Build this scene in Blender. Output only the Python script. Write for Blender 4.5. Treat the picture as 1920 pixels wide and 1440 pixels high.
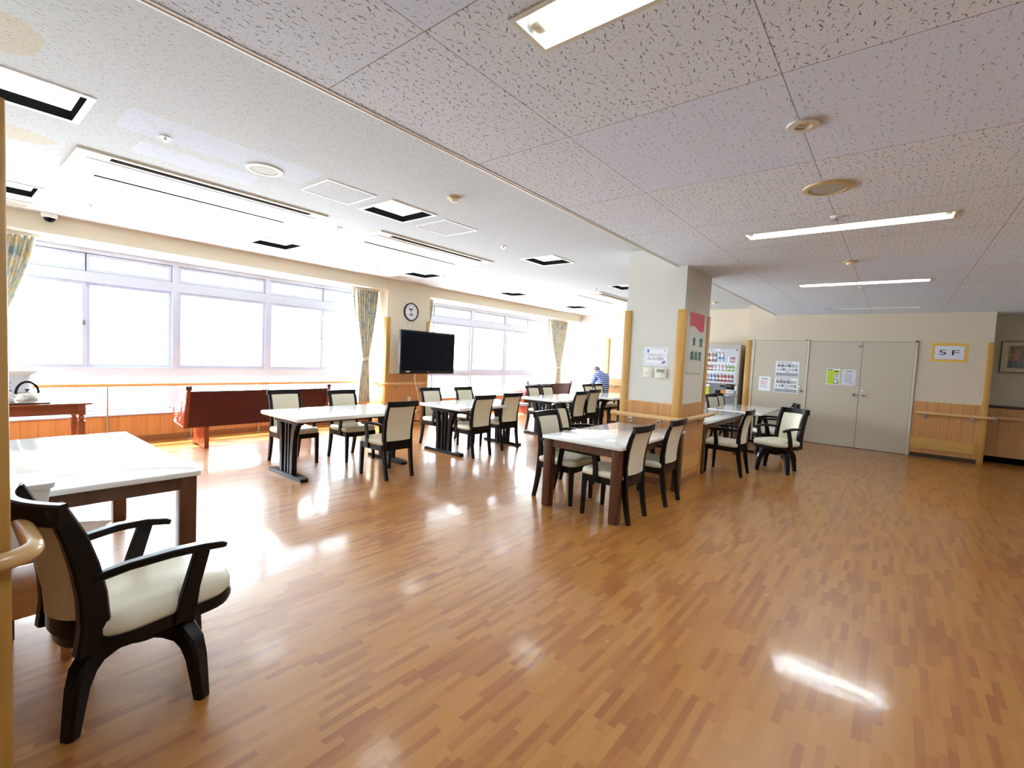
import bpy, bmesh, math, random
from mathutils import Vector, Matrix

for _o in list(bpy.data.objects):
    bpy.data.objects.remove(_o, do_unlink=True)
SC = bpy.context.scene
COL = SC.collection
PI = math.pi
random.seed(7)

# ------------------------------------------------------------------ camera
YAW, PITCH, ROLL, FPX, CAM_H = 0.678900016, -0.057675808, 0.047783264, 887.0291, 1.45
_f = Vector((math.cos(YAW) * math.cos(PITCH), math.sin(YAW) * math.cos(PITCH), math.sin(PITCH)))
_r = Vector((math.sin(YAW), -math.cos(YAW), 0.0))
_u = _r.cross(_f)
_c, _s = math.cos(ROLL), math.sin(ROLL)
_r2, _u2 = _c * _r + _s * _u, -_s * _r + _c * _u
cam = bpy.data.cameras.new('camera')
cam.sensor_fit = 'HORIZONTAL'
cam.sensor_width = 36.0
cam.lens = FPX / 1920 * 36.0
cam.clip_start = 0.05
cam_o = bpy.data.objects.new('camera', cam)
COL.objects.link(cam_o)
_m = Matrix((_r2, _u2, -_f)).transposed().to_4x4()
_m.translation = (0, 0, CAM_H)
cam_o.matrix_world = _m
SC.camera = cam_o

# ------------------------------------------------------------------ world, sun, exposure
WORLD_STRENGTH = 11.0
SUN_STRENGTH = 12.0
w = bpy.data.worlds.new('overcast_sky')
SC.world = w
w.use_nodes = True
w.node_tree.nodes['Background'].inputs['Color'].default_value = (0.76, 0.90, 1.0, 1)
w.node_tree.nodes['Background'].inputs['Strength'].default_value = WORLD_STRENGTH
sun = bpy.data.lights.new('sun', 'SUN')
sun.energy = SUN_STRENGTH
sun.angle = 0.02
sun.color = (1.0, 0.95, 0.86)
sun_o = bpy.data.objects.new('sun', sun)
COL.objects.link(sun_o)
sun_o.rotation_euler = Vector((0.35, -0.62, -1.0)).to_track_quat('-Z', 'Y').to_euler()
vs = SC.view_settings
vs.view_transform = 'Standard'
vs.look = 'None'
vs.exposure = 1.42
vs.gamma = 1.0
vs.use_curve_mapping = False
for _n, _x0, _x1 in (('window_portal_one', -0.7, 5.55), ('window_portal_two', 6.6, 12.6)):
    _l = bpy.data.lights.new(_n, 'AREA')
    _l.shape = 'RECTANGLE'
    _l.size, _l.size_y = _x1 - _x0, 2.2
    _l.cycles.is_portal = True
    _lo = bpy.data.objects.new(_n, _l)
    COL.objects.link(_lo)
    _lo.location = ((_x0 + _x1) / 2, 8.50, 1.48)
    _lo.rotation_euler = (-PI / 2, 0, 0)

# ------------------------------------------------------------------ material helpers
class NT:
    def __init__(s, name):
        s.m = bpy.data.materials.new(name)
        s.m.use_nodes = True
        s.t = s.m.node_tree
        s.b = s.t.nodes['Principled BSDF']
        s.out = s.t.nodes['Material Output']
    def n(s, kind, **kw):
        nd = s.t.nodes.new(kind)
        for k, v in kw.items():
            setattr(nd, k, v)
        return nd
    def put(s, sock, v):
        if hasattr(v, 'is_linked') or isinstance(v, bpy.types.NodeSocket):
            s.t.links.new(v, sock)
        else:
            sock.default_value = v
    def math(s, op, a, b=0.0, c=None):
        nd = s.n('ShaderNodeMath', operation=op)
        s.put(nd.inputs[0], a)
        s.put(nd.inputs[1], b)
        if c is not None:
            s.put(nd.inputs[2], c)
        return nd.outputs[0]
    def vmath(s, op, a, b=(0, 0, 0)):
        nd = s.n('ShaderNodeVectorMath', operation=op)
        s.put(nd.inputs[0], a)
        s.put(nd.inputs[1], b)
        return nd.outputs[0]
    def pos(s):
        return s.n('ShaderNodeNewGeometry').outputs['Position']
    def obj(s):
        return s.n('ShaderNodeTexCoord').outputs['Object']
    def xyz(s, v):
        nd = s.n('ShaderNodeSeparateXYZ')
        s.put(nd.inputs[0], v)
        return nd.outputs
    def comb(s, x, y, z=0.0):
        nd = s.n('ShaderNodeCombineXYZ')
        for i, v in enumerate((x, y, z)):
            s.put(nd.inputs[i], v)
        return nd.outputs[0]
    def noise(s, v, scale, detail=2.0, rough=0.5):
        nd = s.n('ShaderNodeTexNoise')
        s.put(nd.inputs['Vector'], v)
        nd.inputs['Scale'].default_value = scale
        nd.inputs['Detail'].default_value = detail
        nd.inputs['Roughness'].default_value = rough
        return nd.outputs
    def mix(s, fac, a, b):
        nd = s.n('ShaderNodeMix', data_type='RGBA')
        s.put(nd.inputs[0], fac)
        s.put(nd.inputs[6], a if not isinstance(a, tuple) else (*a[:3], 1))
        s.put(nd.inputs[7], b if not isinstance(b, tuple) else (*b[:3], 1))
        return nd.outputs[2]
    def ramp(s, fac, stops):
        nd = s.n('ShaderNodeValToRGB')
        e = nd.color_ramp.elements
        while len(e) < len(stops):
            e.new(0.5)
        for el, (p, c) in zip(e, stops):
            el.position = p
            el.color = (*c, 1)
        s.put(nd.inputs[0], fac)
        return nd.outputs[0]
    def bump(s, h, strength, dist=0.01):
        nd = s.n('ShaderNodeBump')
        nd.inputs['Strength'].default_value = strength
        nd.inputs['Distance'].default_value = dist
        s.put(nd.inputs['Height'], h)
        s.put(s.b.inputs['Normal'], nd.outputs[0])
    def col(s, c):
        s.put(s.b.inputs['Base Color'], (*c[:3], 1) if isinstance(c, tuple) else c)
    def rough(s, v):
        s.put(s.b.inputs['Roughness'], v)

def srgb(r, g, b):
    f = lambda c: (c / 12.92) if c <= 0.04045 else ((c + 0.055) / 1.055) ** 2.4
    return (f(r / 255), f(g / 255), f(b / 255))

def plain(name, c, rough=0.5, metal=0.0, var=0.06, scale=14.0, coat=0.0, spec=0.5):
    """A surface whose tone wanders a little (procedural noise)."""
    t = NT(name)
    nz = t.noise(t.obj(), scale, 3.0)[0]
    k = t.math('MULTIPLY_ADD', nz, 2 * var, 1 - var)
    sc = t.n('ShaderNodeVectorMath', operation='SCALE')
    sc.inputs[0].default_value = c
    t.put(sc.inputs['Scale'], k)
    t.put(t.b.inputs['Base Color'], sc.outputs[0])
    t.rough(rough)
    t.b.inputs['Metallic'].default_value = metal
    t.b.inputs['Specular IOR Level'].default_value = spec
    t.b.inputs['Coat Weight'].default_value = coat
    t.b.inputs['Coat Roughness'].default_value = 0.08
    return t.m

def emit(name, c, strength):
    t = NT(name)
    e = t.n('ShaderNodeEmission')
    e.inputs[0].default_value = (*c, 1)
    e.inputs[1].default_value = strength
    t.t.links.new(e.outputs[0], t.out.inputs[0])
    return t.m

def wood(name, dark, light, rough=0.35, axis=2, scale=3.0, coat=0.0, spec=0.5):
    t = NT(name)
    v = t.obj()
    st = [11.0, 11.0, 11.0]
    st[axis] = 0.9
    nz = t.noise(t.vmath('MULTIPLY', v, tuple(st)), scale, 5.0, 0.6)[0]
    t.col(t.ramp(nz, [(0.3, dark), (0.7, light)]))
    t.rough(rough)
    t.b.inputs['Specular IOR Level'].default_value = spec
    t.b.inputs['Coat Weight'].default_value = coat
    t.b.inputs['Coat Roughness'].default_value = 0.1
    return t.m

def glass(name, tint=(1, 1, 1)):
    t = NT(name)
    tr = t.n('ShaderNodeBsdfTransparent')
    tr.inputs[0].default_value = (*tint, 1)
    gl = t.n('ShaderNodeBsdfGlossy')
    gl.inputs['Roughness'].default_value = 0.02
    lw = t.n('ShaderNodeLayerWeight')
    lw.inputs['Blend'].default_value = 0.5
    fr = t.math('MULTIPLY_ADD', t.math('POWER', lw.outputs['Facing'], 5.0), 0.92, 0.05)
    mx = t.n('ShaderNodeMixShader')
    t.t.links.new(fr, mx.inputs[0])
    t.t.links.new(tr.outputs[0], mx.inputs[1])
    t.t.links.new(gl.outputs[0], mx.inputs[2])
    t.t.links.new(mx.outputs[0], t.out.inputs[0])
    return t.m

def floor_material():
    t = NT('floor_wood_strips')
    p = t.pos()
    x, y, z = t.xyz(p)
    W, L = 0.033, 0.235
    row = t.math('FLOOR', t.math('DIVIDE', y, W))
    wn = t.n('ShaderNodeTexWhiteNoise', noise_dimensions='1D')
    t.put(wn.inputs['W'], row)
    xo = t.math('ADD', t.math('DIVIDE', x, L), t.math('MULTIPLY', wn.outputs['Value'], 7.3))
    cidx = t.math('FLOOR', xo)
    wn2 = t.n('ShaderNodeTexWhiteNoise', noise_dimensions='2D')
    t.put(wn2.inputs['Vector'], t.comb(row, cidx))
    grain = t.noise(t.vmath('MULTIPLY', p, (3.0, 60.0, 1.0)), 1.0, 4.0, 0.6)[0]
    big = t.noise(p, 0.7, 2.0)[0]
    fig = t.n('ShaderNodeTexWave', wave_type='BANDS', bands_direction='Y')
    t.put(fig.inputs['Vector'], t.vmath('ADD', t.vmath('MULTIPLY', p, (2.2, 26.0, 1.0)), t.comb(t.math('MULTIPLY', wn2.outputs['Value'], 9.0), t.math('MULTIPLY', wn2.outputs['Value'], 17.0))))
    fig.inputs['Scale'].default_value = 1.6
    fig.inputs['Distortion'].default_value = 7.0
    fig.inputs['Detail'].default_value = 1.0
    fig.inputs['Detail Scale'].default_value = 0.8
    k = t.math('ADD', t.math('MULTIPLY', wn2.outputs['Value'], 0.66), t.math('MULTIPLY', grain, 0.26))
    k = t.math('ADD', k, t.math('MULTIPLY', t.math('POWER', fig.outputs['Fac'], 3.0), 0.08))
    c = t.ramp(k, [(0.08, srgb(146, 84, 36)), (0.26, srgb(157, 96, 41)), (0.44, srgb(168, 110, 47)), (0.70, srgb(173, 116, 51)), (0.95, srgb(180, 125, 59))])
    # joints between the sheets of flooring
    ys = t.math('ABSOLUTE', t.math('SUBTRACT', t.math('MODULO', t.math('ADD', y, 20.0 - 2.44 + 0.9), 1.8), 0.9))
    seam = t.math('MULTIPLY', t.math('LESS_THAN', ys, 0.0028), t.math('GREATER_THAN', y, 1.5))
    c = t.mix(t.math('MULTIPLY', seam, 0.45), c, srgb(96, 70, 48))
    # scuffs and dried spots
    vo = t.n('ShaderNodeTexVoronoi', feature='F1')
    t.put(vo.inputs['Vector'], p)
    vo.inputs['Scale'].default_value = 5.0
    spot = t.math('MULTIPLY', t.math('LESS_THAN', vo.outputs['Distance'], 0.07),
                  t.math('GREATER_THAN', t.xyz(vo.outputs['Color'])[0], 0.86))
    c = t.mix(t.math('MULTIPLY', spot, 0.16), c, srgb(225, 215, 205))
    t.col(c)
    t.rough(t.math('MULTIPLY_ADD', big, 0.08, 0.32))
    t.put(t.b.inputs['Specular IOR Level'], 0.4)
    t.b.inputs['Coat Weight'].default_value = 0.5
    t.put(t.b.inputs['Coat Roughness'], t.math('MULTIPLY_ADD', big, 0.08, 0.06))
    h = t.math('ADD', t.noise(p, 7.0, 3.0)[0], t.math('MULTIPLY', t.noise(t.vmath('MULTIPLY', p, (14.0, 60.0, 1.0)), 1.0, 2.0)[0], 0.25))
    t.bump(h, 0.05, 0.02)
    t.t.links.new(t.b.inputs['Normal'].links[0].from_socket, t.b.inputs['Coat Normal'])
    return t.m

def ceiling_material(name, base, mark, strength, sparse, grid, stains=False):
    t = NT(name)
    p = t.pos()
    x, y, z = t.xyz(p)
    wob = t.vmath('MULTIPLY', t.vmath('SUBTRACT', t.noise(p, 95.0, 1.0)[1], (0.5, 0.5, 0.5)), (0.004, 0.011, 0.0))
    q = t.vmath('ADD', p, wob)
    CELL = 0.037
    v1 = t.n('ShaderNodeTexVoronoi', feature='F1', voronoi_dimensions='2D')
    qs = t.vmath('MULTIPLY', q, (1 / CELL, 1 / CELL, 0))
    t.put(v1.inputs['Vector'], qs)
    v1.inputs['Scale'].default_value = 1.0
    v1.inputs['Randomness'].default_value = 0.85
    c1 = t.xyz(v1.outputs['Color'])
    dl = t.xyz(t.vmath('SUBTRACT', qs, v1.outputs['Position']))
    ang = t.math('MULTIPLY', t.math('SUBTRACT', c1[2], 0.5), 1.5)
    ca, sa = t.math('COSINE', ang), t.math('SINE', ang)
    ex = t.math('ADD', t.math('MULTIPLY', dl[0], ca), t.math('MULTIPLY', dl[1], sa))
    ey = t.math('SUBTRACT', t.math('MULTIPLY', dl[1], ca), t.math('MULTIPLY', dl[0], sa))
    hl = t.math('MULTIPLY_ADD', c1[0], 0.30, 0.14)
    dd = t.math('ADD', t.math('POWER', t.math('DIVIDE', ex, hl), 2.0), t.math('POWER', t.math('DIVIDE', ey, 0.050), 2.0))
    dash = t.math('MULTIPLY', t.math('LESS_THAN', dd, 1.0), t.math('GREATER_THAN', c1[1], 0.22 + sparse))
    v2 = t.n('ShaderNodeTexVoronoi', feature='F1', voronoi_dimensions='2D')
    t.put(v2.inputs['Vector'], t.vmath('MULTIPLY', p, (1 / 0.0205, 1 / 0.0205, 0)))
    v2.inputs['Scale'].default_value = 1.0
    c2 = t.xyz(v2.outputs['Color'])
    r2 = t.math('MULTIPLY', t.math('MULTIPLY_ADD', c2[0], 0.05, 0.075), t.math('GREATER_THAN', c2[1], 0.12 + sparse))
    dot = t.math('MULTIPLY', t.math('LESS_THAN', v2.outputs['Distance'], r2), 0.8)
    m = t.math('MULTIPLY', t.math('MAXIMUM', dash, dot), strength)
    c = base
    if stains:
        nz = t.noise(p, 6.0, 3.0)[0]
        tot = None
        for (sx, sy, rx, ry) in stains:
            d = t.math('ADD', t.math('POWER', t.math('DIVIDE', t.math('SUBTRACT', x, sx), rx), 2.0),
                       t.math('POWER', t.math('DIVIDE', t.math('SUBTRACT', y, sy), ry), 2.0))
            k = t.math('LESS_THAN', t.math('ADD', d, t.math('MULTIPLY', t.math('SUBTRACT', nz, 0.5), 1.3)), 1.0)
            tot = k if tot is None else t.math('MAXIMUM', tot, k)
        c = t.mix(t.math('MULTIPLY', tot, 0.55), (*c, 1), srgb(196, 178, 140))
    c = t.mix(m, (*c, 1) if isinstance(c, tuple) else c, mark)
    if grid:
        gx = t.math('ABSOLUTE', t.math('SUBTRACT', t.math('MODULO', t.math('ADD', x, 20 * 0.9567 - 1.127 + 0.47835), 0.9567), 0.47835))
        gy = t.math('ABSOLUTE', t.math('SUBTRACT', t.math('MODULO', t.math('ADD', y, 20 * 0.9620 - 0.423 + 0.481), 0.962), 0.481))
        g = t.math('LESS_THAN', t.math('MINIMUM', gx, gy), 0.0022)
        c = t.mix(t.math('MULTIPLY', g, 0.75), c, srgb(110, 98, 84))
    t.col(c)
    t.rough(0.9)
    return t.m

def wainscot_material(name, dark, light, groove=0.157):
    t = NT(name)
    p = t.pos()
    x, y, z = t.xyz(p)
    s = t.math('ADD', x, y)
    nz = t.noise(t.comb(t.math('MULTIPLY', s, 30.0), t.math('MULTIPLY', z, 1.6)), 1.0, 4.0, 0.6)[0]
    c = t.ramp(nz, [(0.3, dark), (0.7, light)])
    if groove:
        g = t.math('LESS_THAN', t.math('ABSOLUTE', t.math('SUBTRACT', t.math('MODULO', t.math('ADD', s, 40.0), groove), groove / 2)), 0.0028)
        c = t.mix(t.math('MULTIPLY', g, 0.6), c, srgb(120, 70, 34))
    t.col(c)
    t.rough(0.38)
    return t.m

def curtain_material():
    t = NT('floral_curtain_cloth')
    p = t.pos()
    uv = t.n('ShaderNodeTexCoord').outputs['UV']
    n1 = t.noise(t.vmath('MULTIPLY', uv, (14.0, 17.0, 0)), 1.0, 3.0, 0.7)[0]
    n2 = t.noise(t.vmath('ADD', t.vmath('MULTIPLY', uv, (11.0, 15.0, 0)), (31.0, 7.0, 0)), 1.0, 3.0, 0.7)[0]
    c = t.mix(t.math('GREATER_THAN', n1, 0.54), (*srgb(222, 216, 200), 1), srgb(172, 190, 196))
    c = t.mix(t.math('GREATER_THAN', n2, 0.58), c, srgb(226, 204, 162))
    di = t.n('ShaderNodeBsdfDiffuse')
    tl = t.n('ShaderNodeBsdfTranslucent')
    t.put(di.inputs[0], c)
    t.put(tl.inputs[0], c)
    mx = t.n('ShaderNodeMixShader')
    mx.inputs[0].default_value = 0.22
    t.t.links.new(di.outputs[0], mx.inputs[1])
    t.t.links.new(tl.outputs[0], mx.inputs[2])
    t.t.links.new(mx.outputs[0], t.out.inputs[0])
    return t.m

def stripes_material():
    t = NT('striped_shirt_cloth')
    z = t.xyz(t.obj())[2]
    k = t.math('LESS_THAN', t.math('MODULO', t.math('ADD', z, 10.0), 0.052), 0.015)
    t.col(t.mix(k, (*srgb(70, 98, 172), 1), srgb(222, 228, 240)))
    t.rough(0.9)
    return t.m

def autumn_material():
    t = NT('painted_autumn_woodland')
    p = t.obj()
    x, y, z = t.xyz(p)
    n = t.noise(t.vmath('MULTIPLY', p, (1, 14, 9)), 2.0, 6.0, 0.7)[0]
    up = t.ramp(n, [(0.35, srgb(70, 45, 22)), (0.5, srgb(140, 84, 36)), (0.65, srgb(176, 128, 60))])
    lo = t.ramp(n, [(0.4, srgb(38, 48, 46)), (0.65, srgb(80, 92, 78))])
    k = t.math('LESS_THAN', t.math('ADD', z, t.math('MULTIPLY', n, 0.1)), -0.02)
    c = t.mix(k, up, lo)
    tr = t.math('LESS_THAN', t.math('MODULO', t.math('ADD', t.math('ADD', y, t.math('MULTIPLY', n, 0.02)), 10.0), 0.13), 0.022)
    t.col(t.mix(tr, c, srgb(48, 40, 34)))
    t.rough(0.12)
    return t.m

M = dict(
    floor=floor_material(),
    wall=plain('cream_wall_paper', srgb(212, 207, 197), 0.85, 0, 0.02, 5),
    wall_warm=plain('warm_cream_wall_paper', srgb(210, 194, 172), 0.85, 0, 0.02, 5),
    wall_grey=plain('beige_wall_paper', srgb(196, 186, 166), 0.85, 0, 0.02, 5),
    soffit=plain('cream_soffit_paint', srgb(226, 216, 194), 0.85, 0, 0.02, 5),
    ceil_old=ceiling_material('mineral_tile_old', srgb(226, 233, 243), srgb(78, 70, 64), 0.9, 0.0, True),
    ceil_new=ceiling_material('mineral_tile_new', srgb(222, 230, 248), srgb(132, 128, 132), 0.8, 0.22, True),
    ceil_dining=ceiling_material('mineral_board_dining', srgb(194, 196, 196), srgb(122, 116, 106), 0.75, 0.0, False,
                                 [(0.20, 3.28, 0.17, 0.22), (0.36, 4.80, 0.24, 0.16)]),
    ceil_patch=ceiling_material('mineral_board_repaired', srgb(198, 202, 212), srgb(136, 130, 126), 0.7, 0.05, False),
    wains=wainscot_material('beech_wainscot', srgb(190, 132, 78), srgb(206, 152, 96)),
    wains_plain=wainscot_material('beech_panel_plain', srgb(196, 138, 84), srgb(212, 156, 100), 0.0),
    guard=wood('oak_corner_guard', srgb(186, 138, 66), srgb(204, 156, 82), 0.4, 2, 2.0),
    kick=wood('beech_kick_plate', srgb(206, 156, 84), srgb(216, 170, 98), 0.35, 1, 2.0),
    rail=wood('beech_handrail', srgb(206, 160, 104), srgb(222, 180, 126), 0.3, 0, 3.0, 0.3),
    base=plain('brown_baseboard', srgb(150, 100, 62), 0.4),
    toe=plain('dark_toe_kick', srgb(58, 42, 32), 0.6),
    door=plain('putty_steel_door', srgb(196, 184, 166), 0.45, 0, 0.015, 3),
    doorframe=plain('pale_steel_frame', srgb(208, 200, 182), 0.4),
    gap=plain('black_gap', (0.004, 0.004, 0.004), 0.9, spec=0.0),
    alu=plain('white_aluminium', srgb(188, 197, 220), 0.35),
    glass=glass('window_glass'),
    white=plain('white_enamel', srgb(236, 236, 232), 0.4, 0, 0.02),
    ivory=plain('ivory_plastic', srgb(230, 224, 204), 0.45, 0, 0.03),
    yellowed=plain('yellowed_plastic', srgb(206, 178, 122), 0.5),
    ringwhite=plain('off_white_metal', srgb(214, 206, 188), 0.45),
    meshgrey=plain('grey_speaker_mesh', srgb(178, 172, 158), 0.7),
    steel=plain('brushed_steel', (0.50, 0.48, 0.45), 0.28, 1.0, 0.08, 30),
    chrome=plain('bright_chrome', (0.82, 0.82, 0.82), 0.07, 1.0, 0.02),
    paper=plain('white_paper', srgb(238, 238, 242), 0.7, 0, 0.01),
    paper_grey=plain('pale_grey_paper', srgb(218, 216, 226), 0.7, 0, 0.01),
    smear=plain('grey_ink_band', srgb(160, 160, 166), 0.7, 0, 0.12, 9),
    ink=plain('black_ink', (0.02, 0.02, 0.025), 0.6),
    ink_red=plain('red_ink', srgb(200, 52, 62), 0.6),
    ink_blue=plain('blue_ink', srgb(92, 130, 190), 0.6),
    green_ink=plain('dark_green_ink', srgb(18, 104, 92), 0.5),
    lime=plain('lime_paper', srgb(186, 212, 44), 0.6),
    redsign=plain('rose_sign_field', srgb(214, 72, 92), 0.45, 0, 0.01),
    yellow=plain('mustard_paper', srgb(232, 186, 74), 0.6),
    darkwood=wood('espresso_wood', srgb(11, 7, 7), srgb(20, 13, 12), 0.30, 2, 3.0, 0.0, 0.22),
    walnut=wood('walnut_wood', srgb(70, 40, 26), srgb(98, 58, 38), 0.32, 2, 3.0, 0.2),
    top=plain('white_laminate', srgb(246, 246, 246), 0.10, 0, 0.02, 4, 0.5),
    marble=plain('white_marble_laminate', srgb(245, 245, 245), 0.10, 0, 0.03, 5, 0.5),
    cream=plain('cream_leatherette', srgb(230, 222, 198), 0.36, 0, 0.03),
    pad_back=plain('beige_backrest_cloth', srgb(206, 192, 160), 0.6, 0, 0.03),
    mahog=wood('mahogany', srgb(62, 13, 19), srgb(82, 21, 26), 0.28, 0, 2.0, 0.15),
    mahog_red=wood('carved_mahogany', srgb(120, 44, 26), srgb(160, 70, 42), 0.25, 2, 3.0, 0.4),
    cherry=wood('cherry_wood', srgb(120, 56, 28), srgb(158, 84, 44), 0.3, 0, 2.0, 0.3),
    cartwood=wood('cart_wood', srgb(180, 120, 64), srgb(206, 148, 88), 0.4, 0, 2.0),
    black=plain('black_plastic', (0.006, 0.006, 0.008), 0.4, 0, 0.05, spec=0.25),
    screen=plain('dark_screen', (0.0025, 0.004, 0.010), 0.12, 0, 0.0, 3, spec=0.15),
    curtain=curtain_material(),
    shirt=stripes_material(),
    trousers=plain('dark_trousers', srgb(44, 44, 58), 0.9),
    skin=plain('skin', srgb(206, 160, 132), 0.55, 0, 0.04),
    hair=plain('grey_hair', srgb(120, 116, 116), 0.8),
    machine=plain('vending_grey', srgb(176, 168, 156), 0.4),
    machine_dark=plain('vending_slate', srgb(122, 120, 124), 0.45),
    machine_white=plain('vending_white', srgb(226, 230, 238), 0.35),
    orange=plain('orange_label', srgb(216, 140, 60), 0.5),
    lcd=plain('lcd_grey', srgb(140, 146, 140), 0.3),
    boxwhite=plain('white_polypropylene', srgb(226, 226, 228), 0.35, 0, 0.02),
    thermos=plain('white_thermos_shell', srgb(216, 218, 228), 0.35, 0, 0.02),
    magazine=plain('pinkish_printed_cover', srgb(206, 182, 170), 0.4, 0, 0.12, 40),
    painting=autumn_material(),
    matboard=plain('cream_mat_board', srgb(206, 190, 156), 0.7),
    picframe=plain('thin_dark_frame', srgb(70, 58, 44), 0.4),
    tube=emit('lit_fluorescent_tube', (0.82, 0.94, 1.0), 50.0),
    tube_off=plain('unlit_tube', srgb(226, 222, 214), 0.3),
    diffuser=emit('lit_square_diffuser', (0.86, 0.95, 1.0), 3.0),
    reflector=plain('white_reflector', srgb(244, 244, 240), 0.3, 0, 0.01),
    shelf_lit=emit('lit_vending_backboard', (0.82, 0.90, 1.0), 0.22),
)
for _n, _c in dict(red=(186, 40, 46), blue=(74, 120, 190), green=(120, 176, 52), brown=(120, 70, 44), pink=(232, 172, 176),
                   pale=(206, 220, 238), orange2=(214, 120, 52), teal=(70, 110, 120), maroon=(130, 40, 46), navy=(60, 78, 120)).items():
    M['d_' + _n] = plain('drink_' + _n, srgb(*_c), 0.3, 0, 0.25, 40)

# ------------------------------------------------------------------ mesh helpers
class MB:
    def __init__(s):
        s.bm = bmesh.new()
        s.uv = None
    def box(s, x0, x1, y0, y1, z0, z1, bev=0.0, seg=2, rot=None, piv=None):
        vs_ = [s.bm.verts.new((x, y, z)) for z in (z0, z1) for y in (y0, y1) for x in (x0, x1)]
        fs = [(0, 2, 3, 1), (4, 5, 7, 6), (0, 1, 5, 4), (2, 6, 7, 3), (0, 4, 6, 2), (1, 3, 7, 5)]
        f = [s.bm.faces.new([vs_[i] for i in q]) for q in fs]
        if bev > 0:
            ed = list({e for q in f for e in q.edges})
            r = bmesh.ops.bevel(s.bm, geom=ed, offset=bev, segments=seg, profile=0.5, affect='EDGES')
            vs_ = list({v for v in r['verts']} | {v for v in vs_ if v.is_valid})
        if rot is not None:
            bmesh.ops.rotate(s.bm, cent=piv or ((x0 + x1) / 2, (y0 + y1) / 2, (z0 + z1) / 2), matrix=rot, verts=vs_)
        return s
    def loft(s, rings, closed=True, caps=True):
        R = [[s.bm.verts.new(p) for p in r] for r in rings]
        n = len(R[0])
        for a, b in zip(R, R[1:]):
            for i in range(n if closed else n - 1):
                j = (i + 1) % n
                s.bm.faces.new((a[i], a[j], b[j], b[i]))
        if caps and closed:
            s.bm.faces.new(list(reversed(R[0])))
            s.bm.faces.new(R[-1])
        return s
    def sweep(s, path, size, n=10, rect=False, up=(0, 0, 1), caps=True):
        """Tube (n sides, radius size) or rectangular bar (size = (side, height) or a list of them) along a path."""
        P = [Vector(p) for p in path]
        rings = []
        for i, p in enumerate(P):
            d = (P[min(i + 1, len(P) - 1)] - P[max(i - 1, 0)]).normalized()
            u = Vector(up)
            if abs(d.dot(u)) > 0.98:
                u = Vector((0, 1, 0))
            a = d.cross(u).normalized()
            b = a.cross(d).normalized()
            sz = size[i] if isinstance(size, list) else size
            if rect:
                hw, hh = sz[0] / 2, sz[1] / 2
                k = min(hw, hh) * 0.3
                q = [(hw - k, hh), (-hw + k, hh), (-hw, hh - k), (-hw, -hh + k), (-hw + k, -hh), (hw - k, -hh), (hw, -hh + k), (hw, hh - k)]
                rings.append([p + a * e + b * f_ for e, f_ in q])
            else:
                rings.append([p + a * (sz * math.cos(2 * PI * k / n)) + b * (sz * math.sin(2 * PI * k / n)) for k in range(n)])
        return s.loft(rings, True, caps)
    def lathe(s, prof, c=(0, 0, 0), n=24, axis='z', caps=True):
        rings = []
        for r, h in prof:
            ring = []
            for k in range(n):
                a = 2 * PI * k / n
                e, f_ = max(r, 1e-4) * math.cos(a), max(r, 1e-4) * math.sin(a)
                v = {'z': (e, f_, h), 'x': (h, e, f_), 'y': (f_, h, e)}[axis]
                ring.append((v[0] + c[0], v[1] + c[1], v[2] + c[2]))
            rings.append(ring)
        return s.loft(rings, True, caps)
    def prism(s, pts, axis, a0, a1):
        """Extrude a polygon given in the two other axes (in x,y,z order) along axis."""
        def mk(p, a):
            return {'x': (a, p[0], p[1]), 'y': (p[0], a, p[1]), 'z': (p[0], p[1], a)}[axis]
        return s.loft([[mk(p, a0) for p in pts], [mk(p, a1) for p in pts]])
    def slab(s, fn, nu, nv, thick, uv=False):
        """fn(u, v) -> (point, normal); a curved plate of that thickness."""
        lay = s.bm.loops.layers.uv.new('UVMap') if uv else None
        F, B, UV = {}, {}, {}
        for i in range(nu + 1):
            for j in range(nv + 1):
                p, n_ = fn(i / nu, j / nv)
                p, n_ = Vector(p), Vector(n_).normalized()
                F[i, j] = s.bm.verts.new(p + n_ * thick / 2)
                B[i, j] = s.bm.verts.new(p - n_ * thick / 2)
                UV[F[i, j]] = UV[B[i, j]] = (i / nu, j / nv)
        faces = []
        for i in range(nu):
            for j in range(nv):
                faces.append(s.bm.faces.new((F[i, j], F[i + 1, j], F[i + 1, j + 1], F[i, j + 1])))
                faces.append(s.bm.faces.new((B[i, j], B[i, j + 1], B[i + 1, j + 1], B[i + 1, j])))
        for i in range(nu):
            faces.append(s.bm.faces.new((F[i + 1, 0], F[i, 0], B[i, 0], B[i + 1, 0])))
            faces.append(s.bm.faces.new((F[i, nv], F[i + 1, nv], B[i + 1, nv], B[i, nv])))
        for j in range(nv):
            faces.append(s.bm.faces.new((F[0, j], F[0, j + 1], B[0, j + 1], B[0, j])))
            faces.append(s.bm.faces.new((F[nu, j + 1], F[nu, j], B[nu, j], B[nu, j + 1])))
        if uv:
            for f in faces:
                for lp in f.loops:
                    lp[lay].uv = UV[lp.vert]
        return s
    def ball(s, c, r, sc=(1, 1, 1), u=14, v=9):
        m = Matrix.Translation(c) @ Matrix.Diagonal((*[r * k for k in sc], 1))
        bmesh.ops.create_uvsphere(s.bm, u_segments=u, v_segments=v, radius=1.0, matrix=m)
        return s
    def build(s, name, mat, parent=None, angle=0.6, mats=None):
        bmesh.ops.recalc_face_normals(s.bm, faces=s.bm.faces[:])
        me = bpy.data.meshes.new(name)
        s.bm.to_mesh(me)
        s.bm.free()
        for m_ in (mats or [mat]):
            me.materials.append(m_ if not isinstance(m_, str) else M[m_])
        me.shade_smooth()
        me.set_sharp_from_angle(angle=angle)
        o = bpy.data.objects.new(name, me)
        COL.objects.link(o)
        if parent is not None:
            o.parent = parent
        return o

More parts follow.
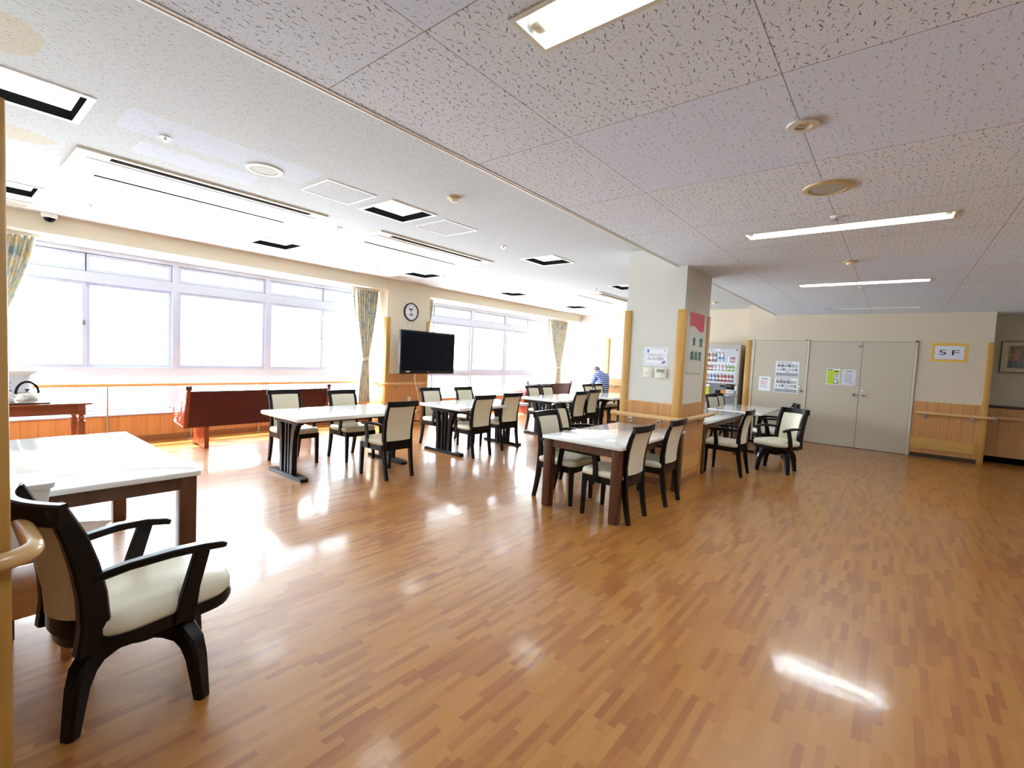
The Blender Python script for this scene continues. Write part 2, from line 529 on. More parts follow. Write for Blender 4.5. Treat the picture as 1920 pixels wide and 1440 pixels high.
def box(name, mat, x0, x1, y0, y1, z0, z1, parent=None, bev=0.0, seg=2):
    return MB().box(min(x0, x1), max(x0, x1), min(y0, y1), max(y0, y1), min(z0, z1), max(z0, z1), bev, seg).build(name, mat, parent)

def struct(o, name=None):
    o['kind'] = 'structure'
    return o

def tag(o, label, cat, group=None):
    o['label'] = label
    o['category'] = cat
    if group:
        o['group'] = group
    elif 'group' in o:
        del o['group']
    return o

def thing(name, label, cat, loc=(0, 0, 0), rz=0.0, group=None):
    o = bpy.data.objects.new(name, None)
    o.empty_display_size = 0.1
    COL.objects.link(o)
    o.location = loc
    o.rotation_euler = (0, 0, rz)
    return tag(o, label, cat, group)

def dup(src, label, loc, rz=0.0, group=None):
    r = src.copy()
    COL.objects.link(r)
    r.location = loc
    r.rotation_euler = (0, 0, rz)
    tag(r, label, src['category'], group)
    for ch in list(src.children):
        c_ = ch.copy()
        COL.objects.link(c_)
        c_.parent = r
        for g in list(ch.children):
            d = g.copy()
            COL.objects.link(d)
            d.parent = c_
    return r

def lettering(body, width, height, name, mat, parent, loc, face, space=1.0, fat=0.0):
    """Text built as a mesh. face: '-x' or '-y' is the side it is read from."""
    cu = bpy.data.curves.new('text', 'FONT')
    cu.body = body
    cu.size = 1.0
    cu.space_character = space
    cu.align_x = 'CENTER'
    cu.resolution_u = 3
    tmp = bpy.data.objects.new('text', cu)
    COL.objects.link(tmp)
    dg = bpy.context.evaluated_depsgraph_get()
    dg.update()
    me = bpy.data.meshes.new_from_object(tmp.evaluated_get(dg))
    bpy.data.objects.remove(tmp, do_unlink=True)
    bpy.data.curves.remove(cu)
    me.name = name
    xs = [v.co.x for v in me.vertices] or [0, 1]
    ys = [v.co.y for v in me.vertices] or [0, 1]
    cx, cy = (min(xs) + max(xs)) / 2, (min(ys) + max(ys)) / 2
    kx = width / max(max(xs) - min(xs), 1e-6)
    ky = height / max(max(ys) - min(ys), 1e-6)
    for v in me.vertices:
        a, b = (v.co.x - cx) * kx, (v.co.y - cy) * ky
        v.co = {'-x': (0, -a, b), '-y': (a, 0, b)}[face]
    if fat:
        bm = bmesh.new()
        for k, (da, db) in enumerate(((0, 0), (fat, 0), (-fat, 0), (0, fat), (0, -fat))):
            n0 = len(bm.verts)
            bm.from_mesh(me)
            bm.verts.ensure_lookup_table()
            for v in bm.verts[n0:]:
                v.co += Vector({'-x': (-0.00015 * k, -da, db), '-y': (da, -0.00015 * k, db)}[face])
        bm.to_mesh(me)
        bm.free()
    me.materials.clear()
    me.materials.append(M[mat])
    o = bpy.data.objects.new(name, me)
    COL.objects.link(o)
    o.parent = parent
    o.location = loc
    return o

def lines_mesh(name, mat, parent, rows, face, at, t=0.0008):
    """Rows of fine print as thin strips. rows: (offset along, offset up, width, height) about `at`."""
    mb = MB()
    for a, b, wd, h in rows:
        if face == '-x':
            mb.box(at[0] - t, at[0], at[1] - a - wd, at[1] - a, at[2] + b, at[2] + b + h)
        else:
            mb.box(at[0] + a, at[0] + a + wd, at[1] - t, at[1], at[2] + b, at[2] + b + h)
    return mb.build(name, mat, parent)

# ------------------------------------------------------------------ the room shell
ZL, ZU = 2.585, 2.815            # lowered corridor ceiling, dining ceiling
XW, XE, XD = -0.80, 12.0, 11.28  # left wall, end wall, door wall
struct(box('floor', 'floor', -4.2, 13.0, -3.4, 8.9, -0.12, 0.0))

def ceiling_sheet(name, z, x0, x1, y0, y1, holes, mats, pick):
    xs = sorted({x0, x1, *[h[0] for h in holes], *[h[1] for h in holes], *[c_ for c_ in pick[0] if x0 < c_ < x1]})
    ys = sorted({y0, y1, *[h[2] for h in holes], *[h[3] for h in holes], *[c_ for c_ in pick[1] if y0 < c_ < y1]})
    bm = bmesh.new()
    V = {}
    def vert(x, y, zz):
        if (x, y, zz) not in V:
            V[x, y, zz] = bm.verts.new((x, y, zz))
        return V[x, y, zz]
    T = 0.012
    cell = lambda i, j: 0 <= i < len(xs) - 1 and 0 <= j < len(ys) - 1 and not any(
        h[0] - 1e-6 <= xs[i] and xs[i + 1] <= h[1] + 1e-6 and h[2] - 1e-6 <= ys[j] and ys[j + 1] <= h[3] + 1e-6 for h in holes)
    for i in range(len(xs) - 1):
        for j in range(len(ys) - 1):
            if not cell(i, j):
                continue
            a, b, c_, d = xs[i], xs[i + 1], ys[j], ys[j + 1]
            mi = pick[2]((a + b) / 2, (c_ + d) / 2)
            for zz, order in ((z, 1), (z + T, -1)):
                q = [vert(a, c_, zz), vert(a, d, zz), vert(b, d, zz), vert(b, c_, zz)][::order]
                bm.faces.new(q).material_index = mi
            for di, dj, e in ((-1, 0, ((a, c_), (a, d))), (1, 0, ((b, d), (b, c_))), (0, -1, ((b, c_), (a, c_))), (0, 1, ((a, d), (b, d)))):
                if not cell(i + di, j + dj):
                    (p, q_), (r_, s_) = e
                    bm.faces.new([vert(p, q_, z), vert(p, q_, z + T), vert(r_, s_, z + T), vert(r_, s_, z)]).material_index = mi
    me = bpy.data.meshes.new(name)
    bm.to_mesh(me)
    bm.free()
    for m_ in mats:
        me.materials.append(M[m_])
    o = bpy.data.objects.new(name, me)
    COL.objects.link(o)
    return struct(o)

TUBES = [(1.357, True), (4.51, True), (7.41, True), (10.30, False)]
TUBE_Y = (-0.245, 1.09)
holes_low = [(x - 0.095, x + 0.095, *TUBE_Y) for x, _ in TUBES]
GX = [1.127 + 0.9567 * k for k in range(-6, 14)]
GY = [0.423 + 0.962 * k for k in range(-5, 4)]
NEW = {(1, 0), (1, -1), (0, 0), (7, 0), (6, 0), (6, -1), (-1, 1)}
def low_pick(x, y):
    i, j = math.floor((x - 1.127) / 0.9567), math.floor((y - 0.423) / 0.962)
    return 1 if (i, j) in {(1, 0), (1, -1), (-1, 0), (6, -1), (5, -1), (7, -1), (9, 0)} else 0
ceiling_sheet('ceiling_corridor', ZL, -4.1, 11.9, -3.3, 2.05, holes_low, ['ceil_old', 'ceil_new'], (GX, GY, low_pick))
SQ = [(-0.18, 0.50, 3.70, 4.17), (2.69, 3.17, 3.67, 4.14), (5.245, 5.725, 3.65, 4.13), (7.80, 8.28, 3.65, 4.13),
      (0.20, 0.68, 6.36, 6.83), (2.75, 3.22, 6.36, 6.83), (5.27, 5.75, 6.34, 6.81), (7.80, 8.28, 6.33, 6.80), (10.37, 10.85, 6.32, 6.79)]
SQ[0] = (0.10, 0.60, 3.71, 4.17)
SQ[0] = (-0.30, 0.60, 3.71, 4.17)
AC = [(0.70, 2.64, 4.68, 5.38), (3.27, 5.20, 4.66, 5.34), (8.36, 10.30, 4.64, 5.32)]
def up_pick(x, y):
    return 0
patches = [(0.78, 2.0, 3.62, 4.02), (0.95, 1.75, 4.16, 4.46)]
def up_pick(x, y):
    return 1 if any(a < x < b and c_ < y < d for a, b, c_, d in patches) else 0
ceiling_sheet('ceiling_dining', ZU, XW - 0.1, 12.8, 2.05, 8.5, SQ + [(a + 0.06, b - 0.06, c_ + 0.06, d - 0.06) for a, b, c_, d in AC],
              ['ceil_dining', 'ceil_patch'],
              ([p[0] for p in patches] + [p[1] for p in patches], [p[2] for p in patches] + [p[3] for p in patches], up_pick))
struct(box('ceiling_slab', 'wall', -4.2, 13.0, -3.4, 8.9, 3.20, 3.30))
struct(box('trim_1', 'white', XW, 11.28, 2.05, 2.062, ZL - 0.006, ZU))          # fascia of the ceiling step
struct(box('trim_2', 'white', XW, 11.28, 2.030, 2.062, ZL - 0.003, ZL - 0.001))  # its lower edge strip

def wall(name, mat, x0, x1, y0, y1, z0=0.0, z1=3.2):
    return struct(box(name, mat, x0, x1, y0, y1, z0, z1))
wall('wall_left', 'wall', XW - 0.12, XW, 2.65, 8.6)
wall('wall_corridor_left', 'wall', -4.2, XW, 1.93, 2.05)
wall('wall_back', 'wall', -4.2, -4.1, -3.4, 1.93)
wall('wall_right', 'wall', -4.1, 11.8, -3.4, -3.3)
wd = wall('wall_doors', 'wall_warm', XD, XD + 0.14, -1.25, 2.56)
wall('wall_return', 'wall_warm', XD + 0.14, XE, 2.44, 2.56)
wall('wall_alcove_side', 'wall_grey', XD + 0.14, 11.8, -1.25, -1.13)
wa = wall('wall_alcove', 'wall_grey', 11.8, 11.92, -3.3, -1.13)
we = wall('wall_end', 'wall_warm', XE, XE + 0.12, 2.56, 6.32)
wall('wall_end_side', 'wall', XE + 0.12, 12.7, 6.20, 6.32)
wall('wall_far', 'wall', 12.7, 12.82, 6.32, 8.6)

# fittings of the door wall
box('wainscot', 'wains', XD - 0.010, XD, -1.18, -0.30, 0.07, 1.0, wd)
box('kick_plate', 'kick', XD - 0.022, XD - 0.010, -1.135, -0.30, 0.15, 0.345, wd)
box('corner_guard', 'guard', XD - 0.02, XD + 0.06, -1.262, -1.18, 0.0, 2.075, wd, 0.004)
box('corner_guard', 'guard', XD - 0.02, XD + 0.06, 2.475, 2.575, 0.0, 2.06, wd, 0.004)
box('wainscot', 'wains', XD - 0.010, XD, 2.42, 2.475, 0.07, 1.0, wd)
struct(box('baseboard_doors', 'toe', XD - 0.008, XD, -1.18, -0.30, 0.0, 0.07))
# alcove wainscot with a dark cap and a deep toe recess
box('wainscot', 'wains_plain', 11.74, 11.80, -1.46, -1.25, 0.11, 0.955, wa)
box('wainscot', 'wains_plain', 11.74, 11.80, -3.3, -1.464, 0.11, 0.955, wa)
box('cap_rail', 'toe', 11.735, 11.80, -3.3, -1.25, 0.955, 1.0, wa)
struct(box('baseboard_alcove', 'gap', 11.785, 11.80, -3.3, -1.25, 0.0, 0.11))
# end wall behind the dining room
box('wainscot', 'wains', XE - 0.010, XE, 4.0, 6.24, 0.08, 0.98, we)
box('corner_guard', 'guard', XE - 0.02, XE + 0.06, 6.24, 6.335, 0.0, 2.09, we, 0.004)
struct(box('baseboard_end', 'base', XE - 0.012, XE, 4.0, 6.24, 0.0, 0.08))

def pillar(n, x0, x1, y0, y1):
    p = struct(box('pillar_%d' % n, 'wall', x0, x1, y0, y1, 0, 3.0))
    e = 0.009
    box('wainscot', 'wains', x0 - e, x1 + e, y0 - e, y1 + e, 0.08, 0.98, p)
    box('cap_rail', 'wains_plain', x0 - 0.014, x1 + 0.014, y0 - 0.014, y1 + 0.014, 0.965, 0.985, p)
    box('baseboard', 'base', x0 - 0.011, x1 + 0.011, y0 - 0.011, y1 + 0.011, 0.0, 0.08, p)
    box('kick_plate', 'kick', x0 + 0.08, x1 - 0.08, y0 - 0.018, y0 - e, 0.17, 0.33, p)
    for a in (0, 1):
        for b in (0, 1):
            gx0 = x0 - 0.016 if a == 0 else x1 - 0.075
            gy0 = y0 - 0.016 if b == 0 else y1 - 0.075
            box('corner_guard', 'guard', gx0, gx0 + 0.091, gy0, gy0 + 0.091, 0.0, 2.088, p, 0.005)
    return p
pillar(1, 5.49, 6.41, 1.93, 2.65)
pillar(2, XW, 0.128, 1.955, 2.66)

# window wall: low wall, sill, piers, curtain box
YF, YC, YG = 8.22, 7.64, 8.38
for n, (x0, x1) in enumerate(((XW, 5.55), (6.60, 12.7)), 1):
    lw = wall('wall_under_window_%d' % n, 'wall', x0, x1, YF, 8.50, 0.0, 0.385)
    box('wainscot', 'wains', x0, x1, YF - 0.010, YF, 0.085, 0.372, lw)
    box('cap_rail', 'base', x0, x1, YF - 0.016, YF, 0.372, 0.385, lw)
    struct(box('baseboard_window_%d' % n, 'base', x0, x1, YF - 0.014, YF, 0.0, 0.085))
    cb = wall('wall_above_window_%d' % n, 'soffit', x0, x1, YC, 8.50, 2.605, 3.2)
pr = wall('wall_pier', 'soffit', 5.55, 6.60, YC - 0.02, 8.50)
e = 0.009
box('wainscot', 'wains', 5.55 - e, 6.60 + e, YC - 0.02 - e, 8.21, 0.085, 1.01, pr)
box('baseboard', 'base', 5.55 - 0.012, 6.60 + 0.012, YC - 0.032, 8.205, 0.0, 0.085, pr)
for gx in (5.55 - 0.014, 6.60 - 0.076):
    box('corner_guard', 'guard', gx, gx + 0.09, YC - 0.034, YC + 0.056, 0.0, 2.095, pr, 0.005)

# windows: aluminium frame, upper and lower sashes, panes
def window(n, x0, x1, mull, stiles):
    """mull: thick mullions; stiles: meeting stiles of the sliding sashes and thin posts of the top lights."""
    a = YG - 0.05
    mb = MB()
    for xx0, xx1 in [(x0, x0 + 0.05), (x1 - 0.05, x1)] + [(m_ - 0.036, m_ + 0.036) for m_ in mull]:
        mb.box(xx0, xx1, a, YG + 0.06, 0.385, 2.60)
    for z0, z1 in ((0.385, 0.44), (0.945, 1.045), (2.168, 2.305), (2.545, 2.605)):
        mb.box(x0, x1, a + 0.004, YG + 0.056, z0, z1)
    wdw = struct(mb.build('window_%d' % n, 'alu'))
    box('window_sill', 'alu', x0, x1, YF - 0.01, a, 0.385, 0.402, wdw)
    cuts = sorted([x0 + 0.05 - 0.036, x1 - 0.05 + 0.036, *mull, *stiles])
    for p, q in zip(cuts, cuts[1:]):
        l = p + (0.036 if p not in stiles else 0.0)
        r = q - (0.036 if q not in stiles else 0.0)
        for z0, z1, fw, dy in ((2.305, 2.545, 0.046, 0.0), (1.045, 2.168, 0.042, 0.012 if p in stiles else -0.012), (0.44, 0.945, 0.030, 0.0)):
            s_ = MB()
            y0, y1 = YG - 0.016 + dy, YG + 0.016 + dy
            s_.box(l + 0.002, l + fw, y0, y1, z0, z1).box(r - fw, r - 0.002, y0, y1, z0, z1)
            s_.box(l + fw, r - fw, y0, y1, z0, z0 + fw).box(l + fw, r - fw, y0, y1, z1 - fw, z1)
            so = s_.build('sash', 'alu', wdw)
            if fw == 0.046:
                g_ = MB()
                yy = y0 - 0.0015
                g_.box(l - 0.001, l + 0.005, yy, y0, z0, z1).box(r - 0.005, r + 0.001, yy, y0, z0, z1)
                g_.box(l, r, yy, y0, z0 - 0.001, z0 + 0.006).box(l, r, yy, y0, z1 - 0.006, z1 + 0.001)
                g_.build('gasket', 'gap', so)
            box('pane', 'glass', l + fw, r - fw, YG - 0.003 + dy, YG + 0.003 + dy, z0 + fw, z1 - fw, so)
            if fw == 0.042 and q in stiles:
                MB().box(r - 0.045, r - 0.005, y0 - 0.022, y0 - 0.001, 1.60, 1.67, 0.006).build('sash_lock', 'steel', so)
    return wdw
window(1, XW, 5.55, [-0.32, 2.32, 3.645], [1.33, 4.65])
window(2, 6.60, 12.7, [8.65, 9.97, 12.0], [7.38, 10.95])

# doors
def door(n, y0, y1, leaf_hinge, knob_y, lock):
    d = struct(box('door_%d' % n, 'door', XD - 0.012, XD + 0.02, y0, y1, 0.008, 2.055))
    mb = MB()
    if knob_y is not None:
        mb.lathe([(0.034, 0.0), (0.034, -0.008), (0.016, -0.012), (0.016, -0.020), (0.028, -0.025), (0.031, -0.036), (0.024, -0.045), (0.0, -0.047)],
                 (XD - 0.012, knob_y, 1.035), 20, 'x')
        k = mb.build('door_handle', 'chrome', d)
        if lock:
            MB().lathe([(0.022, 0.0), (0.022, -0.008), (0.014, -0.014), (0.0, -0.015)], (XD - 0.012, knob_y + 0.004, 1.115), 16, 'x').build('door_lock', 'chrome', d)
    return d
d1 = door(1, 1.462, 2.40, 0, 1.505, True)
d2 = door(2, 0.522, 1.385, 0, 0.60, False)
d3 = door(3, -0.242, 0.516, 0, 0.448, True)
MB().box(XD - 0.03, XD - 0.012, 0.53, 0.60, 1.955, 1.975, 0.003).build('door_bolt', 'steel', d2)
fr = MB()
for y0, y1 in ((2.403, 2.428), (1.388, 1.405), (1.442, 1.459), (-0.282, -0.245)):
    fr.box(XD - 0.022, XD + 0.01, y0, y1, 0.0, 2.085)
fr.box(XD - 0.022, XD + 0.01, -0.282, 2.428, 2.06, 2.088)
struct(fr.build('trim_3', 'doorframe'))
gp = MB()
for y0, y1 in ((2.400, 2.403), (1.4585, 1.462), (1.385, 1.3885), (0.516, 0.522), (-0.245, -0.242), (1.405, 1.442)):
    gp.box(XD - 0.006, XD + 0.008, y0, y1, 0.0, 2.06)
gp.box(XD - 0.006, XD + 0.008, -0.245, 2.403, 0.0, 0.008)
gp.box(XD - 0.006, XD + 0.008, -0.245, 2.403, 2.055, 2.06)
struct(gp.build('trim_4', 'gap'))
struct(box('trim_5', 'doorframe', XD - 0.018, XD + 0.01, 1.405, 1.442, 0.0, 2.06))

# ------------------------------------------------------------------ ceiling fittings
def fluorescent(x, lit, label):
    r = thing('fluorescent_fixture', label, 'ceiling light', (x, sum(TUBE_Y) / 2, ZL), 0, 'recessed tube lights of the corridor')
    L, W, D = (TUBE_Y[1] - TUBE_Y[0]) / 2, 0.095, 0.075
    mb = MB()
    mb.box(-W, W, -L, L, D, D + 0.006)
    mb.box(-W, -W + 0.006, -L, L, 0.0, D).box(W - 0.006, W, -L, L, 0.0, D)
    mb.box(-W, W, -L, -L + 0.006, 0.0, D).box(-W, W, L - 0.006, L, 0.0, D)
    mb.build('housing', 'reflector', r)
    rim = MB()
    for x0, x1, y0, y1 in ((-W - 0.012, -W + 0.008, -L - 0.012, L + 0.012), (W - 0.008, W + 0.012, -L - 0.012, L + 0.012),
                           (-W + 0.008, W - 0.008, -L - 0.012, -L + 0.008), (-W + 0.008, W - 0.008, L - 0.008, L + 0.012)):
        rim.box(x0, x1, y0, y1, -0.005, 0.0)
    rim.build('rim', 'ringwhite', r)
    MB().lathe([(0.0, -L + 0.05), (0.016, -L + 0.05), (0.016, L - 0.05), (0.0, L - 0.05)], (0, 0, 0.036), 16, 'y', False).build('lamp_tube', 'tube' if lit else 'tube_off', r)
    for sy in (-1, 1):
        MB().box(-0.034, 0.034, sy * (L - 0.036) - 0.022, sy * (L - 0.036) + 0.022, 0.008, D, 0.012).build('lamp_socket', 'ivory', r)
    return r
fluorescent(TUBES[0][0], True, 'lit tube light cut by the top edge, its white lamp socket showing')
fluorescent(TUBES[1][0], True, 'long lit tube light just beyond the round ceiling speaker with the yellowed rim')
fluorescent(TUBES[2][0], True, 'lit tube light farther down the corridor, in front of the doors')
fluorescent(TUBES[3][0], False, 'unlit tube light on the corridor ceiling right above the doors')

SQ_LABELS = ['wide lit square ceiling light beside the oak pillar at the left edge',
             'lit square ceiling light between the two square access hatches',
             'lit square ceiling light near the beam, past the second long air conditioner',
             'lit square ceiling light half hidden by the signed pillar',
             'lit square ceiling light near the dome camera',
             'lit square ceiling light near the first window, midway along the curtain box',
             'lit square ceiling light over the wall television pier',
             'lit square ceiling light over the far window, beyond the television',
             'farthest square ceiling light, near the far curtain']
for (x0, x1, y0, y1), lab in zip(SQ, SQ_LABELS):
    cx, cy = (x0 + x1) / 2, (y0 + y1) / 2
    hx, hy = (x1 - x0) / 2, (y1 - y0) / 2
    r = thing('square_ceiling_light', lab, 'ceiling light', (cx, cy, ZU), 0, 'recessed square lights of the dining room')
    mb = MB()
    g = 0.035
    mb.box(-hx - g, hx + g, -hy - g, -hy, -0.007, 0.0).box(-hx - g, hx + g, hy, hy + g, -0.007, 0.0)
    mb.box(-hx - g, -hx, -hy, hy, -0.007, 0.0).box(hx, hx + g, -hy, hy, -0.007, 0.0)
    mb.build('frame', 'white', r)
    mb = MB()
    D = 0.060
    mb.box(-hx, hx, -hy, -hy + 0.004, -0.006, D).box(-hx, hx, hy - 0.004, hy, -0.006, D)
    mb.box(-hx, -hx + 0.004, -hy, hy, -0.006, D).box(hx - 0.004, hx, -hy, hy, -0.006, D)
    mb.box(-hx, hx, -hy, hy, D, D + 0.004)
    mb.build('housing', 'gap', r)
    box('diffuser', 'diffuser', -hx + 0.006, hx - 0.006, -hy + 0.006, hy - 0.006, D - 0.008, D - 0.001, r)

AC_LABELS = ['long cassette air conditioner nearest the dome camera, with a yellowed end',
             'long cassette air conditioner beyond the white access hatches',
             'far cassette air conditioner partly behind the signed pillar']
for (x0, x1, y0, y1), lab in zip(AC, AC_LABELS):
    hx, hy = (x1 - x0) / 2, (y1 - y0) / 2
    r = thing('air_conditioner', lab, 'air conditioner', ((x0 + x1) / 2, (y0 + y1) / 2, ZU), 0, 'ceiling cassette air conditioners')
    s0, s1 = -hx + 0.20, hx - 0.16
    strips = [(-hy, -hy + 0.040), (-hy + 0.072, -hy + 0.084), (-hy + 0.112, hy - 0.072), (hy - 0.034, hy)]
    mb = MB()
    for a, b in strips:
        mb.box(s0, s1, a, b, -0.016, 0.004)
    mb.box(-hx, s0, -hy, hy, -0.016, 0.004).box(s1, hx, -hy, hy, -0.016, 0.004)
    mb.build('frame', 'ivory', r)
    box('housing', 'gap', -hx + 0.065, hx - 0.065, -hy + 0.035, hy - 0.02, 0.045, 0.05, r)
    for (a_, b_), (c_, d_) in zip(strips, strips[1:]):
        box('slot', 'gap', s0, s1, b_ - 0.0005, c_ + 0.0005, -0.0178, 0.003, r)  # black bars fill the openings; the shade inside is put into their colour
    mb = MB()
    mb.box(-hx + 0.085, hx - 0.05, -hy + 0.17, hy - 0.13, -0.021, -0.016, 0.003)
    p = mb.build('intake_panel', 'white', r)
    mb = MB()
    for a, b, c_, d in ((-hx + 0.078, hx - 0.043, -hy + 0.163, -hy + 0.172), (-hx + 0.078, hx - 0.043, hy - 0.132, hy - 0.123),
                        (-hx + 0.078, -hx + 0.087, -hy + 0.172, hy - 0.132), (hx - 0.052, hx - 0.043, -hy + 0.172, hy - 0.132)):
        mb.box(a, b, c_, d, -0.0195, -0.016)
    mb.build('panel_edging', 'machine_dark', p)

def ceiling_disc(name, label, cat, x, y, z, prof_ring, mat_ring, prof_in, mat_in, part):
    r = thing(name, label, cat, (x, y, z))
    MB().lathe(prof_ring, (0, 0, 0), 32).build('rim', mat_ring, r)
    MB().lathe(prof_in, (0, 0, 0), 28).build(part, mat_in, r)
    return r
ceiling_disc('ceiling_speaker', 'round ceiling speaker with a yellowed rim, close to the corridor tube light', 'speaker', 3.515, 0.41, ZL,
             [(0.130, 0.0), (0.128, -0.010), (0.102, -0.012), (0.100, 0.0)], 'yellowed', [(0.1, -0.004), (0.1, -0.009), (0.0, -0.011)], 'meshgrey', 'grille')
ceiling_disc('ceiling_speaker', 'round ceiling speaker beside the long air conditioner nearest the dome camera', 'speaker', 1.675, 3.93, ZU,
             [(0.130, 0.0), (0.128, -0.010), (0.102, -0.012), (0.100, 0.0)], 'ivory', [(0.1, -0.004), (0.1, -0.009), (0.0, -0.011)], 'meshgrey', 'grille')
dl = ceiling_disc('downlight', 'small round downlight with a chrome reflector on the corridor ceiling seam', 'ceiling light', 2.57, 0.415, ZL,
                  [(0.068, 0.0), (0.066, -0.008), (0.036, -0.010), (0.034, 0.0)], 'ringwhite', [(0.035, 0.0), (0.030, -0.002), (0.012, -0.007), (0.0, -0.0075)], 'chrome', 'reflector')
def smoke(label, x, y, z, r_=0.055):
    r = thing('smoke_detector', label, 'smoke detector', (x, y, z))
    MB().lathe([(r_, 0.0), (r_, -0.010), (r_ * 0.85, -0.016)], (0, 0, 0), 24).build('base', 'yellowed', r)
    MB().lathe([(r_ * 0.62, -0.014), (r_ * 0.6, -0.034), (r_ * 0.3, -0.042), (0.0, -0.043)], (0, 0, 0), 24).build('sensor_head', 'ivory', r)
smoke('round cream smoke detector on the dining ceiling next to the beam', 2.918, 3.107, ZU)
smoke('round smoke detector on the corridor ceiling between the two lit tube lights', 5.946, 0.438, ZL, 0.06)
smoke('small round detector on the dining ceiling near the vending machine wall', 10.6, 3.1, ZU, 0.06)
def sprinkler(label, x, y, z):
    r = thing('sprinkler', label, 'sprinkler', (x, y, z), 0, 'ceiling sprinkler heads')
    MB().lathe([(0.036, 0.0), (0.034, -0.006), (0.02, -0.008)], (0, 0, 0), 18).build('escutcheon', 'white', r)
    MB().lathe([(0.008, -0.006), (0.007, -0.022), (0.020, -0.024), (0.020, -0.027), (0.0, -0.028)], (0, 0, 0), 14).build('deflector', 'steel', r)
for lab, x, y, z in (('sprinkler head between the left edge light and the round dining speaker', 1.032, 3.935, ZU),
                     ('sprinkler head near the dome camera over the first window', 1.092, 6.615, ZU),
                     ('white sprinkler head between the two nearer air conditioners', 2.956, 5.027, ZU),
                     ('sprinkler head before the pier with the clock', 4.573, 6.591, ZU),
                     ('sprinkler head past the second access hatch, near the beam', 4.539, 3.904, ZU),
                     ('sprinkler head just beyond the yellowed corridor speaker', 4.199, 0.419, ZL),
                     ('sprinkler head beside the second corridor tube light', 7.72, 0.43, ZL),
                     ('sprinkler head near the far air conditioner', 8.05, 4.55, ZU)):
    sprinkler(lab, x, y, z)
def hatch(label, x0, x1, y0, y1):
    r = thing('access_hatch', label, 'access hatch', ((x0 + x1) / 2, (y0 + y1) / 2, ZU), 0, 'ceiling access hatches')
    hx, hy, g = (x1 - x0) / 2, (y1 - y0) / 2, 0.016
    mb = MB()
    mb.box(-hx, hx, -hy, -hy + g, -0.005, 0).box(-hx, hx, hy - g, hy, -0.005, 0).box(-hx, -hx + g, -hy + g, hy - g, -0.005, 0).box(hx - g, hx, -hy + g, hy - g, -0.005, 0)
    mb.build('frame', 'white', r)
    box('panel', 'ceil_dining', -hx + g, hx - g, -hy + g, hy - g, -0.002, 0.0, r)
    MB().lathe([(0.008, 0.0), (0.008, -0.004), (0.0, -0.0045)], (-hx + 0.06, -hy + 0.1, 0), 12).build('lock', 'steel', r)
hatch('square access hatch nearest the round dining speaker', 2.06, 2.535, 3.68, 4.135)
hatch('square access hatch on the far side of the lit square light, near the beam', 3.345, 3.825, 3.67, 4.155)
def vent(label, x0, x1, y0, y1):
    r = thing('ceiling_vent', label, 'air vent', ((x0 + x1) / 2, (y0 + y1) / 2, ZU), 0, 'ceiling air vents along the windows')
    hx, hy = (x1 - x0) / 2, (y1 - y0) / 2
    mb = MB()
    mb.box(-hx, hx, -hy, -hy + 0.02, -0.008, 0).box(-hx, hx, hy - 0.02, hy, -0.008, 0).box(-hx, -hx + 0.02, -hy + 0.02, hy - 0.02, -0.008, 0).box(hx - 0.02, hx, -hy + 0.02, hy - 0.02, -0.008, 0)
    mb.build('frame', 'ringwhite', r)
    mb = MB()
    k = 0
    yy = -hy + 0.03
    while yy < hy - 0.025:
        mb.box(-hx + 0.02, hx - 0.02, yy, yy + 0.012, -0.006, -0.002)
        yy += 0.022
    mb.build('grille', 'meshgrey', r)
vent('ceiling vent over the first window, next to the dome camera', 0.42, 0.72, 7.15, 7.45)
vent('ceiling vent over the middle of the first window', 2.82, 3.12, 7.15, 7.45)
vent('ceiling vent in front of the pier with the clock', 5.36, 5.66, 7.08, 7.38)
r = thing('dome_camera', 'small dome security camera hanging at the curtain box of the first window', 'security camera', (0.894, 7.56, ZU))
MB().lathe([(0.07, 0.0), (0.07, -0.03), (0.062, -0.045), (0.052, -0.05)], (0, 0, 0), 24).build('base', 'white', r)
MB().lathe([(0.052, -0.045), (0.048, -0.07), (0.032, -0.09), (0.0, -0.098)], (0, 0, 0), 24).build('dome', 'screen', r)

# ------------------------------------------------------------------ chairs
def rrect(cx, cy, hx, hy, r, z, n=5):
    """Rounded rectangle ring."""
    out = []
    for sx, sy, a0 in ((1, 1, 0), (-1, 1, 90), (-1, -1, 180), (1, -1, 270)):
        for k in range(n + 1):
            a = math.radians(a0 + 90 * k / n)
            out.append((cx + sx * (hx - r) + r * math.cos(a), cy + sy * (hy - r) + r * math.sin(a), z))
    return out

def cushion(hx, y0, y1, z0, z1, r):
    cy, hy = (y0 + y1) / 2, (y1 - y0) / 2
    h = z1 - z0
    rings = [rrect(0, cy, hx * a, hy * a, r * a, z0 + h * t) for a, t in
             ((0.955, 0.0), (0.995, 0.22), (1.0, 0.45), (0.985, 0.70), (0.945, 0.88), (0.80, 0.975), (0.45, 1.0))]
    return MB().loft(rings)

def back_pad(z0, z1, half, yfn, bow, thick):
    def fn(u, v):
        x = half * (2 * u - 1)
        z = z0 + (z1 - z0) * v
        y = yfn(z) - bow * (1 - (2 * u - 1) ** 2)
        dy = -bow * (-2 * (2 * u - 1)) * 2 / (2 * half)
        return (x, y, z), (-dy, 1, 0)
    return MB().slab(fn, 10, 8, thick)

def interp(pts, z):
    for (z0, y0), (z1, y1) in zip(pts, pts[1:]):
        if z <= z1:
            return y0 + (y1 - y0) * (z - z0) / (z1 - z0)
    return pts[-1][1]

